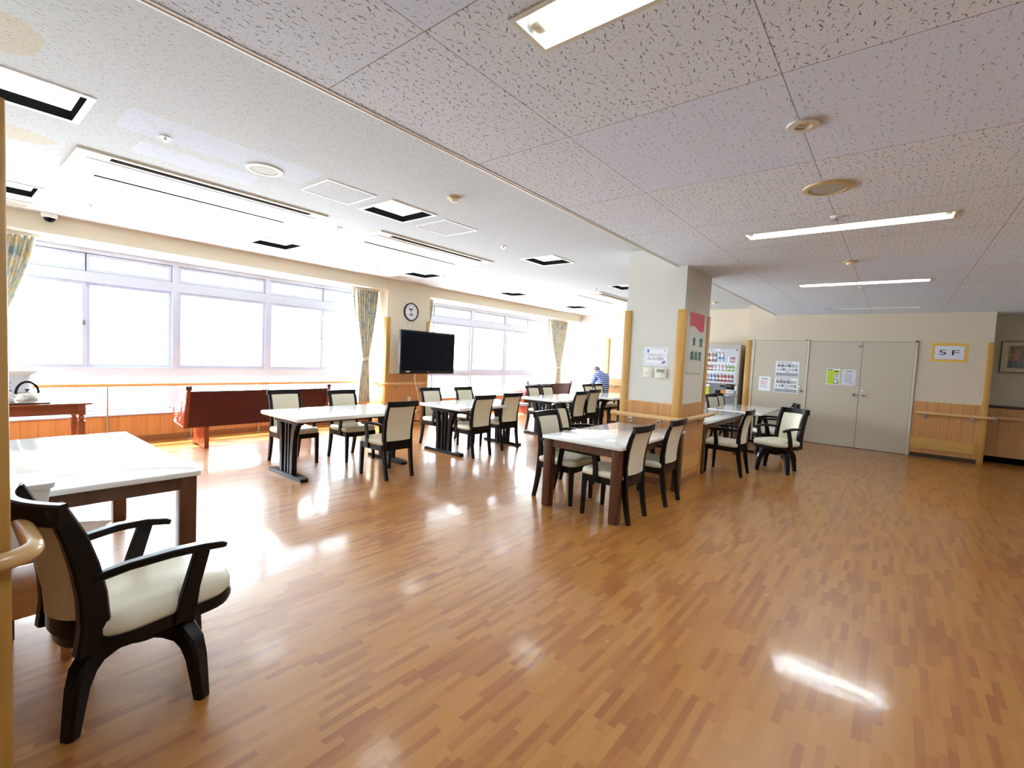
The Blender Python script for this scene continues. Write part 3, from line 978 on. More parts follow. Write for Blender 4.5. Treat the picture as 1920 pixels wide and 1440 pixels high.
def dining_chair():
    """Armchair facing local +y; the origin is on the floor under the seat."""
    r = thing('dining_chair', 'x', 'chair')
    cushion(0.222, -0.205, 0.245, 0.385, 0.452, 0.06).build('seat', 'cream', r, 1.2)
    mb = MB()
    mb.box(-0.20, 0.20, 0.196, 0.224, 0.325, 0.388).box(-0.19, 0.19, -0.21, -0.182, 0.325, 0.388)
    mb.box(-0.212, -0.186, -0.19, 0.20, 0.325, 0.388).box(0.186, 0.212, -0.19, 0.20, 0.325, 0.388)
    mb.build('seat_frame', 'darkwood', r)
    prof = [(0.0, -0.252), (0.12, -0.226), (0.25, -0.204), (0.39, -0.190), (0.52, -0.188), (0.65, -0.203), (0.77, -0.232), (0.885, -0.275)]
    for s in (-1, 1):
        MB().sweep([(s * 0.196, 0.204, 0.386), (s * 0.197, 0.208, 0.20), (s * 0.198, 0.212, 0.0)], [(0.045, 0.045), (0.042, 0.042), (0.034, 0.034)],
                   rect=True, up=(0, 1, 0)).build('leg', 'darkwood', r)
        MB().sweep([(s * (0.178 + 0.012 * z), y, z) for z, y in prof], [(0.036, 0.040), (0.036, 0.046), (0.036, 0.052), (0.036, 0.056), (0.034, 0.050), (0.032, 0.044), (0.030, 0.036), (0.028, 0.028)],
                   rect=True, up=(0, 1, 0)).build('back_post', 'darkwood', r)
        MB().sweep([(s * 0.190, -0.185, 0.610), (s * 0.205, -0.08, 0.622), (s * 0.216, 0.04, 0.622), (s * 0.218, 0.14, 0.612), (s * 0.216, 0.185, 0.600)],
                   [(0.034, 0.026), (0.042, 0.026), (0.048, 0.026), (0.048, 0.024), (0.034, 0.018)], rect=True).build('armrest', 'darkwood', r)
        MB().sweep([(s * 0.218, 0.075, 0.335), (s * 0.220, 0.085, 0.47), (s * 0.219, 0.11, 0.612)], [(0.024, 0.062), (0.024, 0.050), (0.026, 0.046)], rect=True, up=(0, 1, 0)).build('arm_support', 'darkwood', r)
    yf = lambda z: interp(prof, z) - 0.002
    pts = [(x / 10 * 0.212, yf(0.86) - 0.028 * (1 - (x / 10) ** 2), 0.858) for x in range(-10, 11, 2)]
    MB().sweep(pts, (0.030, 0.062), rect=True).build('top_rail', 'darkwood', r)
    pts = [(x / 10 * 0.168, yf(0.42) - 0.014 * (1 - (x / 10) ** 2), 0.412) for x in range(-10, 11, 2)]
    MB().sweep(pts, (0.028, 0.05), rect=True).build('lower_rail', 'darkwood', r)
    back_pad(0.435, 0.832, 0.168, yf, 0.022, 0.034).build('backrest', 'cream', r, 1.0)
    return r

def swivel_chair(label, x, y, rz, base_rz, first=[None]):
    """Swivel armchair: the upper part faces local +y, the four-legged base keeps its own heading."""
    r = thing('swivel_chair', label, 'chair', (x, y, 0), rz)
    rings = []
    def dshape(k, z):
        return rrect(0, 0.02, 0.232 * k, 0.265 * k, 0.13 * k, z, 7)
    MB().loft([dshape(a, z) for a, z in ((0.965, 0.374), (0.995, 0.388), (1.0, 0.410), (0.975, 0.432), (0.90, 0.448), (0.70, 0.457), (0.35, 0.461))]).build('seat', 'cream', r, 1.2)
    MB().loft([dshape(a, z) for a, z in ((0.90, 0.322), (0.985, 0.328), (1.01, 0.348), (1.0, 0.374))]).build('seat_rim', 'darkwood', r, 0.9)
    prof = [(0.33, -0.228), (0.43, -0.218), (0.54, -0.226), (0.65, -0.246), (0.76, -0.276), (0.885, -0.326)]
    yf = lambda z: interp(prof, z)
    for s in (-1, 1):
        MB().sweep([(s * (0.170 + 0.030 * (z - 0.33)), yy, z) for z, yy in prof], [(0.050, 0.092), (0.050, 0.088), (0.048, 0.082), (0.046, 0.076), (0.044, 0.068), (0.040, 0.052)],
                   rect=True, up=(0, 1, 0)).build('back_post', 'darkwood', r)
        MB().sweep([(s * 0.186, -0.238, 0.600), (s * 0.208, -0.13, 0.620), (s * 0.230, 0.0, 0.628), (s * 0.236, 0.11, 0.620), (s * 0.230, 0.185, 0.604), (s * 0.225, 0.208, 0.594)],
                   [(0.030, 0.032), (0.038, 0.030), (0.046, 0.030), (0.048, 0.030), (0.042, 0.028), (0.026, 0.020)], rect=True).build('armrest', 'darkwood', r)
        MB().sweep([(s * 0.232, 0.045, 0.335), (s * 0.238, 0.07, 0.47), (s * 0.236, 0.115, 0.620)], [(0.028, 0.080), (0.026, 0.062), (0.028, 0.056)], rect=True, up=(0, 1, 0)).build('arm_support', 'darkwood', r)
    pts = [(k / 10 * 0.212, yf(0.862) - 0.066 * (1 - (k / 10) ** 2) + 0.006, 0.856) for k in range(-10, 11, 1)]
    MB().sweep(pts, (0.034, 0.078), rect=True).build('top_rail', 'darkwood', r)
    pts = [(k / 10 * 0.175, yf(0.42) - 0.050 * (1 - (k / 10) ** 2), 0.405) for k in range(-10, 11, 2)]
    MB().sweep(pts, (0.032, 0.075), rect=True).build('lower_rail', 'darkwood', r)
    pts = []
    for k in range(-10, 11):
        a_ = math.radians(-90 + 6.0 * k)
        pts.append((0.236 * math.cos(a_), 0.005 + 0.262 * math.sin(a_), 0.372))
    MB().sweep(pts, [(0.022, 0.030 + 0.075 * (1 - (abs(k) / 10) ** 2)) for k in range(-10, 11)], rect=True).build('rear_band', 'darkwood', r, 0.9)
    back_pad(0.440, 0.822, 0.148, lambda z: yf(z) + 0.006, 0.062, 0.036).build('backrest', 'cream', r, 1.0)
    a = base_rz - rz
    rot = Matrix.Rotation(a, 4, 'Z')
    MB().lathe([(0.0, 0.235), (0.085, 0.235), (0.095, 0.25), (0.095, 0.295), (0.06, 0.305), (0.06, 0.326)], (0, 0, 0), 24).build('swivel_hub', 'darkwood', r)
    for sx, sy in ((1, 1), (-1, 1), (-1, -1), (1, -1)):
        path = [(0.02, 0.02, 0.270), (0.09, 0.09, 0.278), (0.140, 0.140, 0.268), (0.166, 0.166, 0.228), (0.180, 0.180, 0.17), (0.190, 0.190, 0.08), (0.198, 0.198, 0.0)]
        path = [rot @ Vector((sx * p[0], sy * p[1], p[2])) for p in path]
        mb = MB()
        d = (rot @ Vector((sx, sy, 0))).normalized()
        t_ = Vector((-d.y, d.x, 0))
        wd = [(0.075, 0.075), (0.075, 0.075), (0.074, 0.078), (0.070, 0.070), (0.064, 0.060), (0.058, 0.052), (0.052, 0.046)]
        rr = []
        P = [Vector(p) for p in path]
        for i, p in enumerate(P):
            tg = (P[min(i + 1, len(P) - 1)] - P[max(i - 1, 0)]).normalized()
            b = t_.cross(tg).normalized()
            if i == len(P) - 1:
                b = d if b.dot(d) > 0 else -d
            hw, hh = wd[i][0] / 2, wd[i][1] / 2
            k = 0.010
            rr.append([p + t_ * e_ + b * f_ for e_, f_ in ((hw - k, hh), (-hw + k, hh), (-hw, hh - k), (-hw, -hh + k), (-hw + k, -hh), (hw - k, -hh), (hw, -hh + k), (hw, hh - k))])
        mb.loft(rr).build('leg', 'darkwood', r)
    return r

SWG = 'swivel armchairs'
swivel_chair('dark swivel armchair in the near corner beside the oak pillar, largest chair', 0.545, 2.355, -1.40, -0.25)
swivel_chair('cream swivel armchair turned out toward the room in front of the putty doors', 7.66, 1.24, 1.10, -0.06)
swivel_chair('swivel armchair at the marble table by the doors, seen edge-on behind the turned-out one', 8.98, 1.56, 0.20, 0.15)
swivel_chair('swivel armchair on the dining side of the pillar table, partly below its white top', 5.05, 2.93, PI + 0.25, 0.3)
swivel_chair('swivel armchair half hidden by the oak corner guard of the signed pillar', 9.75, 4.35, 0.3, 0.1)
CHAIRS = [
    (4.09, 2.00, 0.0, 'in front of the pillar table, nearest the camera', 'chairs at the pillar table'),
    (4.88, 1.965, 0.0, 'in front of the pillar table, next to the pillar handrail', 'chairs at the pillar table'),
    (4.19, 2.62, PI, 'across the pillar table, facing the camera at its free end', 'chairs at the pillar table'),
    (3.38, 4.565, 0.0, 'seen from behind at the pedestal table by the pew', 'chairs at the first pedestal table'),
    (2.87, 5.79, PI, 'facing the camera in front of the near carved pew', 'chairs at the first pedestal table'),
    (3.55, 5.57, PI, 'facing the camera between the near pew and the tied floral curtain', 'chairs at the first pedestal table'),
    (4.98, 4.76, 0.0, 'seen from behind, nearer of two at the second pedestal table', 'chairs at the second pedestal table'),
    (5.75, 4.86, -0.06, 'seen from behind, farther of two at the second pedestal table', 'chairs at the second pedestal table'),
    (5.12, 5.56, PI, 'facing the camera under the middle of the television', 'chairs at the second pedestal table'),
    (5.84, 5.52, PI, 'facing the camera just past the edge of the television', 'chairs at the second pedestal table'),
    (7.42, 4.62, 0.0, 'seen from behind, nearer of two at the third pedestal table', 'chairs at the third pedestal table'),
    (8.18, 4.78, 0.0, 'seen from behind, farther of two at the third pedestal table', 'chairs at the third pedestal table'),
    (7.75, 5.45, PI, 'facing the camera by the carved end of the far pew', 'chairs at the third pedestal table'),
    (8.25, 5.45, PI, 'facing the camera before the middle of the far pew', 'chairs at the third pedestal table'),
    (9.78, 5.34, PI, 'at the farthest table below the person, on the pew side', 'chairs at the farthest pedestal table'),
    (10.28, 5.34, PI, 'at the farthest table below the person, on the pillar side', 'chairs at the farthest pedestal table'),
    (6.93, 1.735, 0.0, 'seen from behind at the walnut table past the signed pillar', 'chairs by the vending machine'),
    (9.85, 2.58, PI - 0.24, 'before the vending machine, right against the pillar edge', 'chairs by the vending machine'),
    (10.34, 2.60, PI - 0.24, 'before the vending machine, farther from the pillar edge', 'chairs by the vending machine'),
]
_ch = None
for x, y, rz, lab, grp in CHAIRS:
    lab = 'dark framed armchair ' + lab
    if _ch is None:
        _ch = dining_chair()
        _ch.location = (x, y, 0)
        _ch.rotation_euler = (0, 0, rz)
        tag(_ch, lab, 'chair', grp)
    else:
        dup(_ch, lab, (x, y, 0), rz, grp)

# ------------------------------------------------------------------ tables
def leg_table(label, x0, x1, y0, y1, z=0.70):
    r = thing('dining_table', label, 'table', ((x0 + x1) / 2, (y0 + y1) / 2, 0), 0, 'white topped four-legged tables')
    hx, hy = (x1 - x0) / 2, (y1 - y0) / 2
    MB().box(-hx, hx, -hy, hy, z - 0.030, z, 0.006, 2).build('tabletop', 'top', r)
    mb = MB()
    i, a = 0.030, z - 0.105
    for s in (-1, 1):
        mb.box(-hx + 0.10, hx - 0.10, s * (hy - i - 0.012) - 0.012, s * (hy - i - 0.012) + 0.012, a, z - 0.03)
        mb.box(s * (hx - i - 0.012) - 0.012, s * (hx - i - 0.012) + 0.012, -hy + 0.10, hy - 0.10, a, z - 0.03)
    mb.build('apron', 'walnut', r)
    for sx in (-1, 1):
        for sy in (-1, 1):
            cx, cy = sx * (hx - 0.058), sy * (hy - 0.058)
            MB().loft([rrect(cx, cy, k, k, 0.006, zz, 2) for k, zz in ((0.038, 0.0), (0.042, 0.01), (0.042, z - 0.03))]).build('leg', 'walnut', r)
    return r
leg_table('white topped table with walnut legs against the signed pillar', 3.79, 5.43, 1.80, 2.645)
leg_table('white topped table in the near left corner behind the big swivel armchair', 0.14, 1.0, 3.11, 4.78)
leg_table('white topped walnut table beyond the signed pillar, its corner cut by the pillar edge', 6.50, 8.50, 1.90, 2.55)

def pedestal_table():
    r = thing('pedestal_table', 'x', 'table')
    hx, hy, z = 0.79, 0.445, 0.70
    mb = MB()
    mb.loft([rrect(0, 0, hx * 1.0 - d, hy - d, 0.03, zz, 3) for d, zz in ((0.012, z - 0.046), (0.0, z - 0.036), (0.0, z - 0.008), (0.008, z))])
    mb.build('tabletop', 'marble', r)
    mb = MB()
    for s in (-1, 1):
        mb.box(-0.70, 0.70, s * 0.20 - 0.02, s * 0.20 + 0.02, z - 0.095, z - 0.046)
    mb.build('under_frame', 'darkwood', r)
    for sx in (-1, 1):
        cx = sx * 0.665
        ft = MB()
        ft.loft([[(cx + dx, yy, zz) for dx, zz in ((-wd, 0.0), (wd, 0.0), (wd, ht), (-wd, ht))]
                 for yy, wd, ht in ((-0.385, 0.034, 0.030), (-0.37, 0.045, 0.038), (-0.25, 0.048, 0.045), (0.25, 0.048, 0.045), (0.37, 0.045, 0.038), (0.385, 0.034, 0.030))])
        ft.build('foot', 'darkwood', r)
        box('top_bar', 'darkwood', cx - 0.035, cx + 0.035, -0.27, 0.27, z - 0.10, z - 0.046, r, 0.004)
        for s in (-1, 1):
            MB().sweep([(cx, s * 0.115, 0.04), (cx, s * 0.118, 0.22), (cx, s * 0.128, 0.40), (cx, s * 0.150, 0.53), (cx, s * 0.185, z - 0.09)],
                       [(0.062, 0.070), (0.062, 0.066), (0.062, 0.072), (0.062, 0.088), (0.062, 0.105)], rect=True, up=(0, 1, 0)).build('upright', 'darkwood', r)
            box('slat', 'darkwood', cx - 0.022, cx + 0.022, s * 0.034 - 0.014, s * 0.034 + 0.014, 0.04, z - 0.09, r)
    return r
PT = [(3.19, 5.20, 'white pedestal table nearest the wooden pew, first of the row'),
      (5.42, 5.07, 'white pedestal table below the television, second of the row'),
      (7.92, 5.10, 'white pedestal table before the far pew, third of the row'),
      (9.60, 4.87, 'white pedestal table in front of the person in stripes, farthest of the row'),
      (9.56, 2.12, 'white pedestal table by the vending machine and the putty doors')]
_pt = None
for x, y, lab in PT:
    if _pt is None:
        _pt = pedestal_table()
        _pt.location = (x, y, 0)
        tag(_pt, lab, 'table', 'marble topped pedestal tables')
    else:
        dup(_pt, lab, (x, y, 0), 0, 'marble topped pedestal tables')

# serving table by the window with its kettle, tray and water boiler
r = thing('serving_table', 'reddish wooden serving table with turned legs by the near window', 'table', (0.44, 7.27, 0))
MB().box(-0.78, 0.73, -0.27, 0.27, 0.685, 0.706, 0.006).build('tabletop', 'cherry', r)
mb = MB()
mb.box(-0.70, 0.64, -0.225, -0.205, 0.58, 0.685).box(-0.70, 0.64, 0.205, 0.225, 0.58, 0.685).box(-0.70, -0.68, -0.205, 0.205, 0.58, 0.685).box(0.62, 0.64, -0.205, 0.205, 0.58, 0.685)
mb.build('apron', 'cherry', r)
for sx in (-0.70, 0.64):
    for sy in (-0.215, 0.215):
        MB().box(sx - 0.032, sx + 0.032, sy - 0.032, sy + 0.032, 0.57, 0.685, 0.003).lathe(
            [(0.028, 0.57), (0.022, 0.560), (0.032, 0.545), (0.034, 0.53), (0.026, 0.515), (0.022, 0.508), (0.034, 0.498), (0.034, 0.40), (0.030, 0.2), (0.022, 0.05), (0.026, 0.03), (0.020, 0.0)],
            (sx, sy, 0), 16).build('leg', 'cherry', r)
tr = MB()
tr.loft([rrect(0.60, 7.16, 0.25 - d, 0.13 - d, 0.04, z_, 4) for d, z_ in ((0.02, 0.707), (0.0, 0.722), (0.004, 0.724), (0.022, 0.711))])
tag(tr.build('tray', 'steel'), 'thin metal tray under the kettle on the serving table', 'tray')
r = thing('kettle', 'steel kettle with a black bail handle on the serving table tray', 'kettle', (0.665, 7.16, 0.712))
MB().lathe([(0.0, 0.0), (0.085, 0.0), (0.098, 0.012), (0.100, 0.05), (0.090, 0.085), (0.068, 0.110), (0.050, 0.116)], (0, 0, 0), 32, 'z').build('body', 'steel', r, 0.9)
MB().lathe([(0.052, 0.115), (0.040, 0.124), (0.0, 0.128)], (0, 0, 0), 24).build('lid', 'chrome', r)
MB().lathe([(0.010, 0.126), (0.010, 0.134), (0.022, 0.138), (0.022, 0.146), (0.0, 0.15)], (0, 0, 0), 16).build('lid_knob', 'black', r)
MB().sweep([(-0.075, 0, 0.06), (-0.11, 0, 0.085), (-0.145, 0, 0.118), (-0.158, 0, 0.135)], [0.030, 0.022, 0.016, 0.013], 14).build('spout', 'chrome', r)
MB().sweep([(0.086 * math.cos(a), 0, 0.10 + 0.125 * math.sin(a)) for a in [PI * k / 14 for k in range(15)]], (0.022, 0.012), rect=True, up=(0, 1, 0)).build('handle', 'black', r)
r = thing('water_boiler', 'large white electric water boiler on the serving table behind the kettle', 'water boiler', (0.60, 7.40, 0.706))
MB().loft([rrect(0, 0, a, b, 0.09, z_, 6) for a, b, z_ in ((0.112, 0.112, 0.0), (0.118, 0.118, 0.01), (0.122, 0.122, 0.15), (0.124, 0.124, 0.29))]).build('body', 'thermos', r, 0.8)
MB().loft([rrect(0.0, 0.0, a, b, 0.10, z_, 6) for a, b, z_ in ((0.126, 0.126, 0.29), (0.190, 0.140, 0.318), (0.188, 0.138, 0.340), (0.15, 0.11, 0.352))]).build('lid', 'white', r, 0.8)
lb = MB()
lb.box(-0.10, -0.03, -0.1265, -0.1225, 0.10, 0.24, 0.001)
lb = lb.build('control_label', 'paper_grey', r)
lines_mesh('printing', 'ink', lb, [(-0.095, 0.21, 0.05, 0.006), (-0.095, 0.19, 0.03, 0.004), (-0.095, 0.172, 0.045, 0.004), (-0.095, 0.155, 0.038, 0.004), (-0.095, 0.125, 0.055, 0.010)], '-y', (0, -0.1266, 0))

# low cart in the left corner with a white box and a printed cover on it
r = thing('wooden_cart', 'low two-tier wooden cart in the near left corner, mostly hidden by the swivel armchair', 'cart', (-0.08, 2.95, 0))
MB().box(-0.48, 0.52, -0.15, 0.15, 0.470, 0.520, 0.004).build('top_shelf', 'cartwood', r)
MB().box(-0.46, 0.47, -0.135, 0.15, 0.235, 0.365, 0.004).build('drawer_box', 'cartwood', r)
for sx in (-0.45, 0.455):
    for sy in (-0.13, 0.13):
        box('leg', 'cartwood', sx - 0.018, sx + 0.018, sy - 0.018, sy + 0.018, 0.0, 0.475, r)
r = thing('storage_box', 'white plastic box standing on the low cart beside the oak pillar', 'box', (0.06, 2.945, 0.52))
MB().loft([rrect(0, 0, a, b, 0.03, z_, 4) for a, b, z_ in ((0.245, 0.115, 0.0), (0.275, 0.125, 0.27))]).build('body', 'boxwhite', r)
MB().loft([rrect(0, 0, a, b, 0.03, z_, 4) for a, b, z_ in ((0.285, 0.13, 0.262), (0.288, 0.132, 0.285), (0.255, 0.10, 0.290))]).build('lid', 'boxwhite', r)
mb = MB().box(-0.14, 0.14, -0.10, 0.10, 0.0, 0.008, 0.002, 1)
o = mb.build('magazine', 'magazine')
o.location = (0.405, 3.015, 0.5205)
o.rotation_euler = (0, 0, -0.55)
tag(o, 'pinkish printed booklet lying on the low cart by the big armchair', 'booklet')

# ------------------------------------------------------------------ pews
def pew(label, x0, x1, y, group):
    r = thing('church_pew', label, 'pew', (x0, y, 0), 0, group)
    L = x1 - x0
    # the back leans toward -y at its top; the seat faces +y
    MB().prism([(0.035, 0.30), (0.065, 0.30), (-0.035, 0.795), (-0.065, 0.795)], 'x', 0.04, L - 0.04).build('back_panel', 'mahog', r)
    MB().box(0.04, L - 0.04, 0.05, 0.46, 0.395, 0.43, 0.006).build('seat_board', 'mahog_red', r)
    out = [(0.02, 0.295), (0.40, 0.335), (0.445, 0.365), (0.462, 0.44), (0.455, 0.53), (0.43, 0.565), (0.37, 0.556), (0.31, 0.575), (0.27, 0.60), (0.20, 0.66), (0.10, 0.755), (0.045, 0.81), (0.0, 0.84), (-0.045, 0.842), (-0.085, 0.81)]
    for k, xa in enumerate((0.0, L - 0.045)):
        en = MB().prism(out, 'x', xa, xa + 0.045).build('end_panel', 'mahog_red', r)
        cv = MB()
        xf = xa if k == 0 else xa + 0.045
        rim = [(p[0] * 0.90 + 0.018, p[1] * 0.93 + 0.036) for p in out]
        cv.sweep([(xf, p[0], p[1]) for p in rim] + [(xf, *rim[0])], 0.006, 6, up=(1, 0, 0))
        for cy, cz, s_ in ((0.30, 0.44, 1.0), (0.16, 0.40, 0.9), (0.12, 0.60, 0.7)):
            for j in range(5):
                a = 2 * PI * j / 5 + cy
                cv.ball((xf, cy + 0.030 * s_ * math.cos(a), cz + 0.030 * s_ * math.sin(a)), 0.020 * s_, (0.5, 1, 1), 8, 5)
            cv.ball((xf, cy, cz), 0.014 * s_, (0.7, 1, 1), 8, 5)
        cv.sweep([(xf, 0.38, 0.40), (xf, 0.30, 0.36), (xf, 0.22, 0.46), (xf, 0.14, 0.50), (xf, 0.08, 0.68)], 0.007, 6, up=(1, 0, 0))
        cv.build('carving', 'mahog_red', en)
        MB().sweep([(xa - 0.01, -0.055, 0.838), (xa + 0.055, -0.055, 0.838)], 0.030, 14).lathe([(0.026, 0.805), (0.018, 0.82), (0.024, 0.838)], (xa + 0.022, -0.06, 0), 12).build('finial', 'mahog', r)
    for cx in (0.27, L - 0.27):
        MB().prism([(0.075, 0.0), (0.16, 0.012), (0.25, 0.030), (0.36, 0.030), (0.44, 0.0), (0.475, 0.0), (0.455, 0.12), (0.44, 0.30), (0.44, 0.395), (0.05, 0.395), (0.045, 0.30), (0.025, 0.14), (0.03, 0.0)], 'x', cx - 0.028, cx + 0.028).build('leg', 'mahog_red', r)
    return r
pew('long carved wooden pew by the near window, its back to the room', 2.11, 4.12, 7.19, 'carved pews along the windows')
pew('reddish carved pew far off by the second window, washed in light', 9.25, 11.30, 7.05, 'carved pews along the windows')

# ------------------------------------------------------------------ curtains
def curtain(label, x0, x1, y, z_top, z_tie, x_tie, w_tie, side, fall_to, folds):
    """side: +1 gathers toward +x. A pleated cloth pulled to a tieback."""
    r = thing('curtain', label, 'curtain', (0, 0, 0), 0, 'floral window curtains')
    def fn(u, v):
        z = z_top + (fall_to - z_top) * v
        t = (z_top - z) / (z_top - z_tie)
        if t <= 1:
            k = t ** 1.35
            a = x0 + (x_tie - w_tie / 2 - x0) * k
            b = x1 + (x_tie + w_tie / 2 - x1) * k
        else:
            k = min((t - 1) * 1.6, 1) ** 0.7
            a = x_tie - w_tie / 2 + (-0.06 - 0.03 * side) * k
            b = x_tie + w_tie / 2 + (0.06 - 0.03 * side) * k
        wd = b - a
        ph = u * folds * 2 * PI
        amp = min(0.060, 0.018 + 0.045 * abs(t - 1)) * (1.0 if t > 0.04 else 0.6)
        return (a + wd * u + 0.006 * math.sin(ph * 0.5 + 3 * v), y + amp * math.sin(ph + 1.3 * math.sin(2.2 * v)), z), (-math.cos(ph) * 0.8, 1.0, 0)
    MB().slab(fn, folds * 10, 30, 0.004, uv=True).build('cloth', 'curtain', r, 2.0)
    mb = MB()
    pts = [(x_tie + (w_tie / 2 + 0.012) * math.cos(a), y + 0.055 * math.sin(a), z_tie + 0.02 * math.cos(a) * side) for a in [2 * PI * k / 20 for k in range(21)]]
    mb.sweep(pts, (0.006, 0.06), rect=True).build('tieback', 'curtain', r)
    rl = MB().box(min(x0, x1) - 0.05, max(x0, x1) + 0.05, y - 0.012, y + 0.012, z_top, 2.604)
    rl.build('curtain_track', 'white', r)
    return r
curtain('floral curtain tied back at the left end of the near window', 0.30, 0.82, 7.92, 2.575, 1.30, 0.36, 0.16, -1, 0.50, 8)
curtain('blue and yellow floral curtain tied back against the pier with the clock', 5.00, 5.52, 7.92, 2.575, 1.28, 5.30, 0.15, 1, 0.42, 9)
curtain('narrow strip of floral curtain just past the clock, at the second window', 6.64, 6.92, 7.92, 2.575, 1.28, 6.70, 0.12, -1, 0.42, 5)
curtain('sunlit floral curtain at the far end of the second window', 11.35, 12.35, 7.92, 2.575, 1.20, 12.0, 0.22, 1, 0.45, 10)

# ------------------------------------------------------------------ handrails
def handrail(label, path, brackets, posts=(), rad=0.027, group=None):
    """brackets: (x, y, dx, dy) rail point and direction to the wall; posts: (x, y) floor stands."""
    r = thing('handrail', label, 'handrail', (0, 0, 0), 0, group)
    MB().sweep(path, rad, 16).build('rail', 'rail', r, 1.0)
    zr = path[0][2]
    for x, y, dx, dy in brackets:
        mb = MB()
        mb.sweep([(x, y, zr - 0.02), (x, y, zr - 0.05), (x + dx * 0.5, y + dy * 0.5, zr - 0.064), (x + dx, y + dy, zr - 0.064)], 0.010, 10, up=(dy, dx, 0.3))
        nx, ny = abs(dx) > 0, abs(dy) > 0
        ex, ey = x + dx, y + dy
        s_ = 0.006
        mb.box(ex - (s_ if nx else 0.024), ex + (s_ if nx else 0.024), ey - (s_ if ny else 0.024), ey + (s_ if ny else 0.024), zr - 0.10, zr - 0.028, 0.003)
        mb.build('bracket', 'steel', r)
    for x, y in posts:
        MB().lathe([(0.013, 0.012), (0.013, zr - 0.02)], (x, y, 0), 14).lathe([(0.045, 0.0), (0.045, 0.008), (0.018, 0.014)], (x, y, 0), 20).build('post', 'steel', r)
    return r
def arc(c, r0, a0, a1, z, n=7):
    return [(c[0] + r0 * math.cos(math.radians(a0 + (a1 - a0) * k / n)), c[1] + r0 * math.sin(math.radians(a0 + (a1 - a0) * k / n)), z) for k in range(n + 1)]
ZR = 0.815
handrail('beech handrail on floor posts along the near window, turning round the pier with the clock',
         [(0.15, 8.13, ZR), (5.38, 8.13, ZR)] + arc((5.38, 8.04), 0.09, 90, 0, ZR) + [(5.47, 7.62, ZR)] + arc((5.56, 7.62), 0.09, 180, 270, ZR) + [(6.46, 7.53, ZR)],
         [(5.47, 7.97, 0.08, 0), (5.47, 7.74, 0.08, 0), (5.80, 7.53, 0, 0.08), (6.32, 7.53, 0, 0.08)],
         [(0.53, 8.19), (1.515, 8.19), (2.49, 8.19), (3.465, 8.19), (4.44, 8.19)])
handrail('beech handrail around the signed pillar, behind the white topped table',
         [(5.41, 2.74, ZR)] + [(5.41, 1.94, ZR)] + arc((5.50, 1.94), 0.09, 180, 270, ZR) + [(6.62, 1.85, ZR)],
         [(5.41, 2.50, 0.07, 0), (5.41, 2.14, 0.07, 0), (5.68, 1.85, 0, 0.07), (6.22, 1.85, 0, 0.07)])
handrail('thick beech handrail bending round the oak pillar beside the big armchair',
         [(0.192, 2.74, ZR)] + [(0.192, 1.972, ZR)] + arc((0.095, 1.972), 0.097, 0, -90, ZR) + [(-0.75, 1.875, ZR)],
         [(0.192, 2.50, -0.055, 0), (0.02, 1.875, 0, 0.07)], rad=0.0255)
handrail('beech handrail on the wainscot to the side of the putty doors',
         [(XD - 0.085, -0.33, 0.80), (XD - 0.085, -1.26, 0.80)] + arc((XD + 0.005, -1.26), 0.09, 180, 270, 0.80) + [(XD + 0.12, -1.35, 0.80)],
         [(XD - 0.085, -0.47, 0.075, 0), (XD - 0.085, -1.08, 0.075, 0)])
handrail('dim handrail inside the alcove under the framed picture',
         [(11.66, -1.36, 0.79), (11.66, -3.2, 0.79)], [(11.66, -1.41, 0.08, 0), (11.66, -2.2, 0.08, 0)])
handrail('sunlit handrail on the end wall beside the person in stripes',
         [(XE - 0.085, 6.30, ZR), (XE - 0.085, 4.3, ZR)], [(XE - 0.085, 6.02, 0.075, 0), (XE - 0.085, 5.0, 0.075, 0)])

# ------------------------------------------------------------------ television pier
r = thing('television', 'large black flat television on a wall arm, in front of the pier with the clock', 'television', (6.235, 7.20, 1.445))
W2, H2 = 0.695, 0.415
MB().box(-W2, W2, -0.028, 0.028, -H2, H2, 0.010, 2).build('casing', 'black', r)
box('screen', 'screen', -W2 + 0.03, W2 - 0.03, -0.0305, -0.028, -H2 + 0.065, H2 - 0.03, r)
MB().box(-W2 + 0.05, W2 - 0.05, -0.034, -0.028, -H2 + 0.012, -H2 + 0.030, 0.002).build('speaker_strip', 'black', r)
mb = MB().box(-0.55, -0.46, -0.0315, -0.0285, -H2 + 0.034, -H2 + 0.056)
mb.build('sticker', 'paper_grey', r)
MB().box(-0.02, 0.02, -0.0315, -0.0285, -H2 + 0.036, -H2 + 0.046).build('badge', 'steel', r)
mb = MB()
mb.box(-0.20, 0.20, 0.028, 0.05, -0.15, 0.15, 0.004).box(-0.04, 0.04, 0.05, 0.40, -0.05, 0.05, 0.004).box(-0.14, 0.14, 0.385, 0.418, -0.20, 0.20, 0.004)
mb.build('wall_arm', 'black', r)
cb = MB().sweep([(6.02, 7.30, 1.06), (6.10, 7.42, 0.92), (6.24, 7.52, 0.72), (6.34, 7.56, 0.50), (6.38, 7.57, 0.25), (6.36, 7.55, 0.03), (6.2, 7.4, 0.008), (6.5, 7.1, 0.008), (6.7, 7.25, 0.008)], 0.008, 8).build('cable', 'ivory')
tag(cb, 'pale cable hanging from the television down to the floor', 'cable')
r = thing('wall_clock', 'round black rimmed wall clock with two small displays above the television', 'clock', (6.11, YC - 0.02, 2.245))
MB().lathe([(0.178, 0.0), (0.180, -0.020), (0.172, -0.034), (0.160, -0.030), (0.158, -0.012), (0.0, -0.012)], (0, 0, 0), 48, 'y').build('case', 'black', r)
MB().lathe([(0.158, -0.013), (0.0, -0.014)], (0, 0, 0), 40, 'y').build('dial', 'paper', r)
